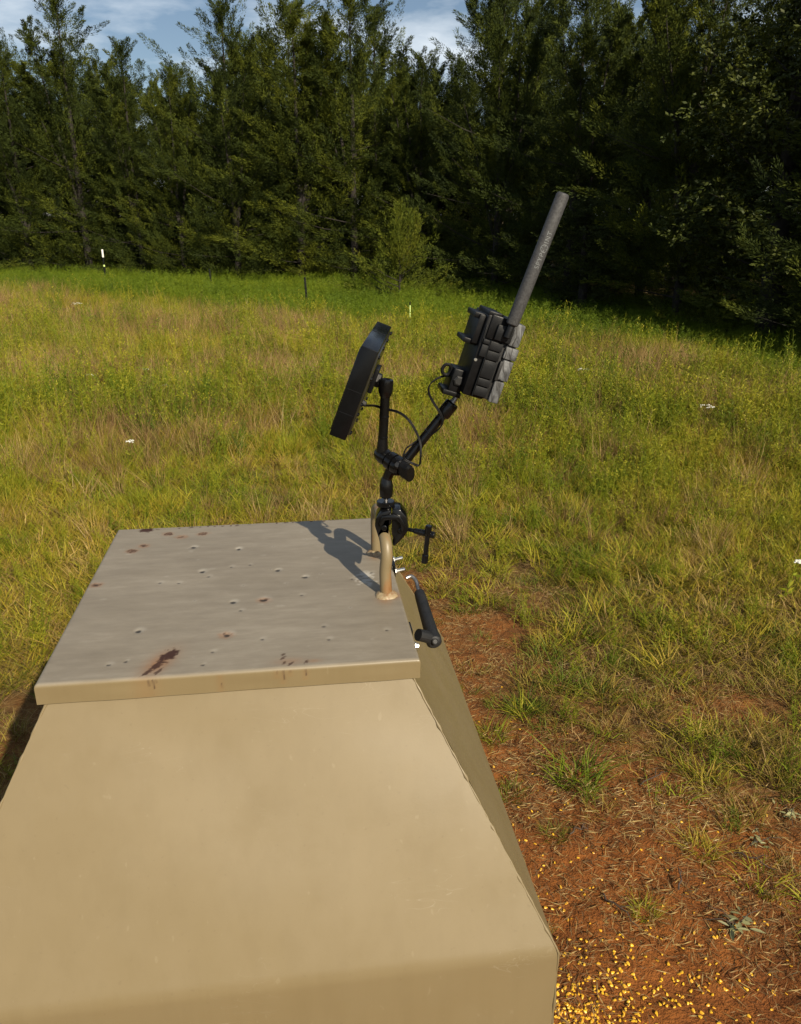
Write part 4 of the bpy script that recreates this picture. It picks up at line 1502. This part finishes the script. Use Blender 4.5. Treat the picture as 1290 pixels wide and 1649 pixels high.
T_('front_core', MB().box((0.0360, 0.003, 0.004), (0.0485, 0.085, 0.104), None, 0.002), 'black_plastic')
T_('front_strap_slot', MB().box((0.0345, -0.0012, 0.0300), (0.0385, 0.004, 0.0560), None, 0.0008), 'rubber')
T_('lens', MB().lathe((0.0510, 0.044, 0.082), (1, 0, 0), [(0, 0.010), (0.004, 0.010), (0.005, 0.008), (0.003, 0.0065)], 20), 'black_metal')
# back: strap frame with two lugs
T_('strap_frame', MB().box((-0.0085, 0.012, 0.0665), (0.0010, 0.072, 0.1045), None, 0.0018), 'black_plastic')
T_('strap_lug', MB().box((-0.0150, 0.016, 0.0985), (0.0040, 0.066, 0.1055), None, 0.0018), 'black_plastic')
T_('strap_lug', MB().box((-0.0185, 0.016, 0.0640), (0.0010, 0.066, 0.0705), None, 0.0018), 'black_plastic')
T_('frame_edge', MB().box((0.0018, 0.002, 0.072), (0.0030, 0.010, 0.094), None, 0.0004), 'grey_plastic')
T_('screw', MB().lathe((0.0025, 0.004, 0.0480), (0, -1, 0), [(0, 0.0022), (0.0012, 0.0020)], 10), 'zinc')
# mounting foot under the back
T_('mount_foot', MB().box((-0.0155, 0.022, -0.0060), (0.0020, 0.062, 0.0275), None, 0.0030), 'black_plastic')
T_('foot_flange', MB().box((-0.0220, 0.020, -0.0095), (0.0035, 0.064, -0.0030), None, 0.0018), 'black_plastic')
T_('foot_knob', MB().lathe((-0.0060, 0.0225, 0.0125), (0, -1, 0), [(0, 0.0072), (0.003, 0.0072), (0.0045, 0.0050)], 6), 'rubber')
rp = [(-0.0225 + 0.0062 * math.cos(a), 0.036, 0.0205 + 0.0072 * math.sin(a)) for a in np.linspace(0, 2 * math.pi, 25)]
T_('cable_ring', MB().tube(rp, 0.0023, 10, caps=False), 'black_plastic')
# antenna
an0 = Vector((0.0290, -0.0095, 0.0870))
adir_w = Vector((0.332, 0.0, 0.943)).normalized()
adir = TF.to_3x3().inverted() @ adir_w
T_('antenna_elbow', MB().lathe(an0, adir, [(0, 0.0035), (0.001, 0.0046), (0.016, 0.0046), (0.020, 0.0036), (0.024, 0.003)], 16), 'grey_plastic')
T_('antenna_collar', MB().lathe(an0 + adir * 0.017 + Vector((0, -0.0042, 0)), adir, [(0, 0.0010), (0.002, 0.0022), (0.010, 0.0022), (0.012, 0.0012)], 10), 'grey_plastic')
ab = an0 + adir * 0.017
AL = 0.1660
ant = T_('antenna', MB().lathe(ab, adir, [(0, 0.0060), (0.0015, 0.0078), (0.004, 0.0083), (AL - 0.003, 0.0081), (AL - 0.001, 0.0074), (AL, 0.0060), (AL + 0.0004, 0.0005)], 28), 'antenna')
# lettering wrapped on the tube: letters and a ring with cross hairs
viewn = Vector((0.22, -1, 0.1)); viewn = (viewn - adir_w * viewn.dot(adir_w)).normalized()
vl = TF.to_3x3().inverted() @ viewn
leftd = vl.cross(adir).normalized()
if (TF.to_3x3() @ leftd).x > 0:
    leftd = -leftd


def letters(txt, size):
    fc = bpy.data.curves.new('lettering', 'FONT')
    fc.body = txt
    fc.size = size
    fc.space_character = 1.15
    fc.align_y = 'CENTER'
    fc.resolution_u = 3
    fo = bpy.data.objects.new('lettering_source', fc)
    col.objects.link(fo)
    bpy.context.view_layer.update()
    me_ = bpy.data.meshes.new_from_object(fo.evaluated_get(bpy.context.evaluated_depsgraph_get()))
    bpy.data.objects.remove(fo)
    return me_


bm = bmesh.new()
xo = 0.074
for txt in ('SPYP', None, 'INT'):
    if txt:
        me_ = letters(txt, 0.0084)
        n0 = len(bm.verts)
        wd_ = max(v.co.x for v in me_.vertices)
        for v in me_.vertices:
            v.co.x += xo
        bm.from_mesh(me_)
        xo += wd_ + 0.0012
    else:
        rc, ri, n = 0.0048, 0.0040, 28
        cxr = xo + rc
        ring = [[bm.verts.new((cxr + q * math.cos(2 * math.pi * k / n), q * math.sin(2 * math.pi * k / n), 0)) for k in range(n)] for q in (ri, rc)]
        for k in range(n):
            bm.faces.new((ring[0][k], ring[1][k], ring[1][(k + 1) % n], ring[0][(k + 1) % n]))
        for k in range(4):
            a = math.pi / 2 * k
            d_ = Vector((math.cos(a), math.sin(a), 0)); e_ = Vector((-d_.y, d_.x, 0)) * 0.00035
            c_ = Vector((cxr, 0, 0))
            bm.faces.new([bm.verts.new(p) for p in (c_ + d_ * 0.0020 - e_, c_ + d_ * 0.0039 - e_, c_ + d_ * 0.0039 + e_, c_ + d_ * 0.0020 + e_)])
        xo += 2 * rc + 0.0012
bmesh.ops.triangulate(bm, faces=bm.faces[:])
bmesh.ops.subdivide_edges(bm, edges=[e for e in bm.edges if e.calc_length() > 0.0012], cuts=2)
for v in bm.verts:
    a = v.co.y / 0.0082
    v.co = TF @ (ab + adir * v.co.x + vl * (0.00842 * math.cos(a)) + leftd * (0.00842 * math.sin(a)))
tme = bpy.data.meshes.new('lettering')
bm.to_mesh(tme); bm.free()
tme.materials.append(M['print'])
link('lettering', tme, ant)
# hanging hose of a strap behind the front
T_('strap_tail', MB().tube([(0.046, 0.070, 0.062), (0.054, 0.075, 0.046), (0.055, 0.076, 0.028), (0.050, 0.078, 0.012)], [0.002, 0.0024, 0.0024, 0.0018], 8), 'rubber')

# ------------------------------------------------------------------ cable
cable_pts = [(-0.0585, 1.080, 1.5612), (-0.0480, 1.085, 1.5565), (-0.0360, 1.112, 1.5500), (-0.0220, 1.116, 1.5445), (-0.0050, 1.106, 1.5430), (0.0080, 1.100, 1.5360), (0.0190, 1.094, 1.5225), (0.0270, 1.084, 1.5050), (0.0280, 1.078, 1.4870), (0.0260, 1.080, 1.4730), (0.0170, 1.078, 1.4760), (0.0050, 1.078, 1.4830), (0.0070, 1.079, 1.4960), (0.0170, 1.083, 1.5030), (0.0300, 1.096, 1.5080), (0.0420, 1.090, 1.5140), (0.0545, 1.086, 1.5250), (0.0580, 1.085, 1.5360), (0.0530, 1.085, 1.5480), (0.0440, 1.086, 1.5620), (0.0385, 1.086, 1.5740), (0.0400, 1.086, 1.5850), (0.0500, 1.088, 1.5930), (0.0620, 1.090, 1.5965), (0.0710, 1.092, 1.5960)]
cbl = empty('power_cable', (-0.0585, 1.080, 1.5612))
path = bez(cable_pts, 8)
for off in (-0.00075, 0.00075):
    b = MB().tube([p + Vector((off * 0.7, 0, off)) - cbl.location for p in path], 0.0010, 8)
    b.build('strand', 'black_plastic', cbl, 60)
tag(cbl, 'thin black two-strand cable looping from solar panel to trail camera', 'cable')

for o in (arm, sp, tcam, cbl):
    o.scale = (KS, KS, KS)
    o.location = o.location * KS + Vector((0, 0, KZ))

# ------------------------------------------------------------------ corn kernels
def kernel_mesh(seed):
    r = random.Random(seed)
    ringz = [(-0.0055, 0.35), (-0.0025, 0.75), (0.0018, 1.0), (0.0045, 0.85)]
    V = []; F = []
    n = 7
    for L, q in ringz:
        for k in range(n):
            a = 2 * math.pi * k / n
            V.append((L * r.uniform(0.92, 1.08), 0.0042 * q * math.cos(a), 0.0025 * q * math.sin(a)))
    V.append((-0.0066, 0, 0)); V.append((0.0052, 0, 0))
    m_ = len(ringz)
    for j in range(m_ - 1):
        for k in range(n):
            F.append((j * n + k, j * n + (k + 1) % n, (j + 1) * n + (k + 1) % n, (j + 1) * n + k))
    for k in range(n):
        F.append((m_ * n, (k + 1) % n, k)); F.append((m_ * n + 1, (m_ - 1) * n + k, (m_ - 1) * n + (k + 1) % n))
    return V, F


kmeshes = []
for i in range(4):
    V, F = kernel_mesh(i)
    b = MB(); b.add(V, F)
    o = b.build('corn_kernel', 'corn', None, 60)
    a = o.data.attributes.new('rnd', 'FLOAT', 'POINT')
    a.data.foreach_set('value', np.linspace(0.2, 0.8, len(V)).astype(np.float32))
    kmeshes.append(o.data)
    bpy.data.objects.remove(o)
rk = np.random.default_rng(42)
K = []
# spilled heap beside the skirt, thinning outwards
for cx0, cy0, sx, sy, nk in ((0.395, 1.350, 0.055, 0.045, 230), (0.45, 1.43, 0.08, 0.055, 130), (0.55, 1.47, 0.14, 0.075, 130), (0.76, 1.49, 0.20, 0.10, 90), (0.60, 1.68, 0.20, 0.14, 70), (0.62, 2.05, 0.3, 0.28, 42), (0.38, 1.80, 0.06, 0.20, 36), (0.40, 2.4, 0.12, 0.25, 22)):
    K.append(np.stack([rk.normal(cx0, sx, nk), rk.normal(cy0, sy, nk)], 1))
K = np.concatenate(K)
K = K[~in_feeder(K[:, 0], K[:, 1], -0.01) & (K[:, 1] > 1.15)]
K = K[np.argsort(np.hypot(K[:, 0], K[:, 1]))]
KV, KF, KR = [], [], []
ko = 0
for i, (kx, ky) in enumerate(K):
    kz = float(gh(kx, ky)) + 0.0018
    rt = (rk.normal(0, 0.35), rk.normal(0, 0.35), rk.uniform(0, 6.28))
    sc_ = rk.uniform(0.65, 1.0)
    if i < 300:
        o = link('corn_kernel', kmeshes[i % 4])
        o.location = (kx, ky, kz)
        o.rotation_euler = rt
        o.scale = (sc_,) * 3
        tag(o, 'loose yellow corn kernel on the red soil right of the feeder', 'corn', 'corn kernels spilled beside the feeder')
    else:
        from mathutils import Euler
        mt = Matrix.Translation((kx, ky, kz)) @ Euler(rt).to_matrix().to_4x4() @ Matrix.Scale(sc_, 4)
        V, F = kernel_mesh(i % 4)
        KV += [tuple(mt @ Vector(p)) for p in V]
        KF += [tuple(q + ko for q in f) for f in F]
        KR += [rk.uniform()] * len(V)
        ko += len(V)
if KV:
    b = MB(); b.add(KV, KF)
    o = b.build('scattered_corn', 'corn', None, 60)
    a = o.data.attributes.new('rnd', 'FLOAT', 'POINT')
    a.data.foreach_set('value', np.array(KR, np.float32))
    o['kind'] = 'stuff'
    tag(o, 'thinly scattered corn farther out on the soil', 'corn')

# ------------------------------------------------------------------ grass tufts, wilted sprigs and twigs on the soil
def tuft(x, y, sc_, seed, label, mat='turf', h=(0.05, 0.15), n=90, spread=0.06):
    o = empty('grass_tuft', (x, y, float(gh(x, y)) - 0.004), seed)
    V, F, r_ = blades(int(n * 1.5), spread * 1.2, h[0] * 0.6, h[1] * 0.85, 1.0, 0.0034, 4, 1.0, seed)
    link('blades', np_mesh('blades', V * sc_, F, [mat], r_), o)
    V, F, r_ = blades(26, spread * 1.2, h[0] * 0.6, h[1] * 0.5, 0.9, 0.003, 3, 0.5, seed + 1, flat=0.7)
    link('dead_blades', np_mesh('dead_blades', V * sc_, F, ['straw'], r_), o)
    tag(o, label, 'grass tuft', 'grass tufts on the bare soil')


tuft(0.60, 2.28, 1.25, 801, 'largest dark green grass tuft alone on the red soil', 'weed')
tuft(0.33, 2.50, 0.75, 802, 'small grass tuft close beside the feeder back corner', 'weed')
tuft(0.48, 2.66, 0.80, 803, 'grass tuft just behind the one nearest the feeder corner', 'weed')
tuft(0.90, 1.92, 0.65, 804, 'sparse low tuft on soil near the right edge litter')
tuft(0.65, 2.82, 0.95, 805, 'tuft on soil below the thick olive grass', 'weed')
tuft(0.67, 1.70, 0.45, 806, 'tiny tuft among the scattered corn', 'weed')
tuft(0.36, 2.18, 0.55, 807, 'tiny dark tuft touching the edge of the feeder side', 'weed')
tuft(1.02, 2.30, 0.80, 808, 'flattened tuft on soil right of the largest tuft')
tuft(0.78, 2.52, 0.9, 811, 'dense tuft on soil between the largest tuft and the olive grass', 'worn')
tuft(0.47, 1.98, 0.5, 812, 'low brownish tuft on soil beside the feeder, above the corn', 'worn')
tuft(1.22, 2.42, 0.9, 813, 'brown-green tuft near the right edge above the wilted leaves', 'worn')
tuft(0.53, 9.7, 1.0, 810, 'pale dry bunch of grass left of the trail camera', 'straw', (0.25, 0.6), 200, 0.22)


def wilted(x, y, sc_, seed, label):
    r = np.random.default_rng(seed)
    o = empty('wilted_sprig', (x, y, float(gh(x, y)) + 0.004), seed)
    n = 16
    for k in range(3):
        a = r.uniform(0, 6.28)
        p = [Vector((0, 0, 0.004)), Vector((math.cos(a) * 0.04, math.sin(a) * 0.04, 0.022)) * sc_, Vector((math.cos(a) * 0.09, math.sin(a) * 0.09, 0.012)) * sc_]
        MB().tube(p, [0.0016, 0.0013, 0.0008], 6).build('stem', 'twig', o)
    for k in range(n):
        a = r.uniform(0, 6.28); L = r.uniform(0.02, 0.045) * sc_; w = L * r.uniform(0.12, 0.20)
        d = Vector((math.cos(a), math.sin(a), r.uniform(-0.1, 0.35))); s = Vector((-math.sin(a), math.cos(a), r.normal(0, 0.4)))
        b0 = Vector((r.normal(0, 0.025), r.normal(0, 0.025), r.uniform(0.006, 0.022))) * sc_
        vs = []
        for t, q in ((0, 0.1), (0.3, 0.9), (0.65, 0.8), (1, 0.05)):
            c = b0 + d * L * t + Vector((0, 0, -0.25 * L * t * t))
            vs += [c - s * w * q, c + Vector((0, 0, -w * 0.35 * q)), c + s * w * q]
        fs = []
        for j in range(3):
            for i in range(2):
                fs.append((j * 3 + i, j * 3 + i + 1, j * 3 + i + 4, j * 3 + i + 3))
        b = MB(); b.add(vs, fs)
        ob = b.build('leaf', 'wilted', o, 60)
        at = ob.data.attributes.new('rnd', 'FLOAT', 'POINT')
        at.data.foreach_set('value', np.full(len(vs), r.uniform(), np.float32))
    tag(o, label, 'leaves', 'wilted sprigs lying on the soil')


wilted(0.90, 1.645, 1.0, 61, 'wilted pale green sprig lying near the lower right corner')
wilted(1.10, 1.97, 0.75, 63, 'grey-green wilted leaves on soil by the right edge')
wilted(1.245, 2.09, 0.7, 64, 'upper wilted leaf bunch at the right edge of the soil')


def twig(x, y, L, a, seed, label):
    r = random.Random(seed)
    o = empty('twig', (x, y, float(gh(x, y)) + 0.006), a)
    p = [Vector((L * (t - 0.5), r.gauss(0, 0.006), 0.004 + 0.012 * math.sin(t * 3.1))) for t in np.linspace(0, 1, 7)]
    MB().tube(p, [0.0026, 0.0026, 0.0024, 0.0021, 0.0019, 0.0015, 0.0009], 7).build('stick', 'twig', o, 60)
    MB().tube([p[3], p[3] + Vector((L * 0.14, L * 0.10, 0.014)), p[3] + Vector((L * 0.24, L * 0.13, 0.012))], [0.0016, 0.0013, 0.0007], 6).build('side_shoot', 'twig', o, 60)
    tag(o, label, 'twig', 'dark twigs on the soil')


twig(0.86, 2.26, 0.13, R(38), 1, 'dark bent twig above the scattered corn near the right')
twig(0.60, 1.70, 0.13, R(-52), 2, 'dark twig slanting down between corn kernels')
twig(1.04, 1.87, 0.12, R(-40), 3, 'short dark twig near the grey-green leaves at right')
twig(0.80, 1.80, 0.08, R(64), 4, 'small forked twig above the wilted sprig')
twig(0.55, 2.00, 0.07, R(20), 5, 'thin twig on bare soil left of the corn scatter')

# ------------------------------------------------------------------ white wildflowers
def flower(x, y, h, seed, label, rad=0.035):
    r = np.random.default_rng(seed)
    o = empty('white_wildflower', (x, y, float(gh(x, y))), seed)
    top = Vector((r.normal(0, 0.02), r.normal(0, 0.02), h))
    ob = MB().tube([(0, 0, 0), top * 0.5 + Vector((0.01, 0, 0)), top], [0.003, 0.0025, 0.0018], 6).build('stem', 'weed', o)
    m_ = 14
    t = r.uniform(0.1, 0.85, m_)
    P = np.array(top)[None] * t[:, None]
    D = np.stack([r.normal(0, 1, m_), r.normal(0, 1, m_), r.uniform(0.3, 1.2, m_)], 1)
    V, F = leaves_at(P, D, 0.05, 0.014, r)
    link('leaves', np_mesh('leaves', V, F, ['weed'], np.repeat(r.uniform(0, 1, m_), 4)), o)
    b = MB()
    for k in range(26):
        a = r.uniform(0, 6.28); q = rad * math.sqrt(r.uniform())
        c = top + Vector((q * math.cos(a), q * math.sin(a), r.uniform(-0.004, 0.006) - q * 0.25))
        b.lathe(c, (r.normal(0, 0.3), r.normal(0, 0.3), 1), [(0, 0.0015), (0.003, 0.006), (0.0045, 0.004)], 6)
    b.build('flower_head', 'petal', o, 40)
    tag(o, label, 'flower', 'white wildflowers in the field')


flower(-5.70, 14.6, 0.36, 1, 'farthest white flower near the bright grass at upper left', 0.10)
flower(-2.00, 5.75, 0.24, 2, 'white flower head in weeds left of the solar panel, nearest the lid', 0.030)
flower(-2.70, 8.6, 0.26, 3, 'white flower left of the solar panel, higher up the field', 0.04)
flower(-3.20, 8.3, 0.26, 4, 'pale white flower cluster toward the left edge of the field', 0.05)
flower(-2.28, 7.85, 0.24, 5, 'small white flower right of the pale cluster in the left field', 0.035)
flower(1.84, 8.2, 0.34, 6, 'white flat-topped flower right of the trail camera', 0.065)
flower(2.55, 6.6, 0.32, 7, 'white flower cluster in tall dry grass at right', 0.060)
flower(1.86, 3.55, 0.26, 8, 'slender white-topped flower at the right edge of the short grass', 0.016)
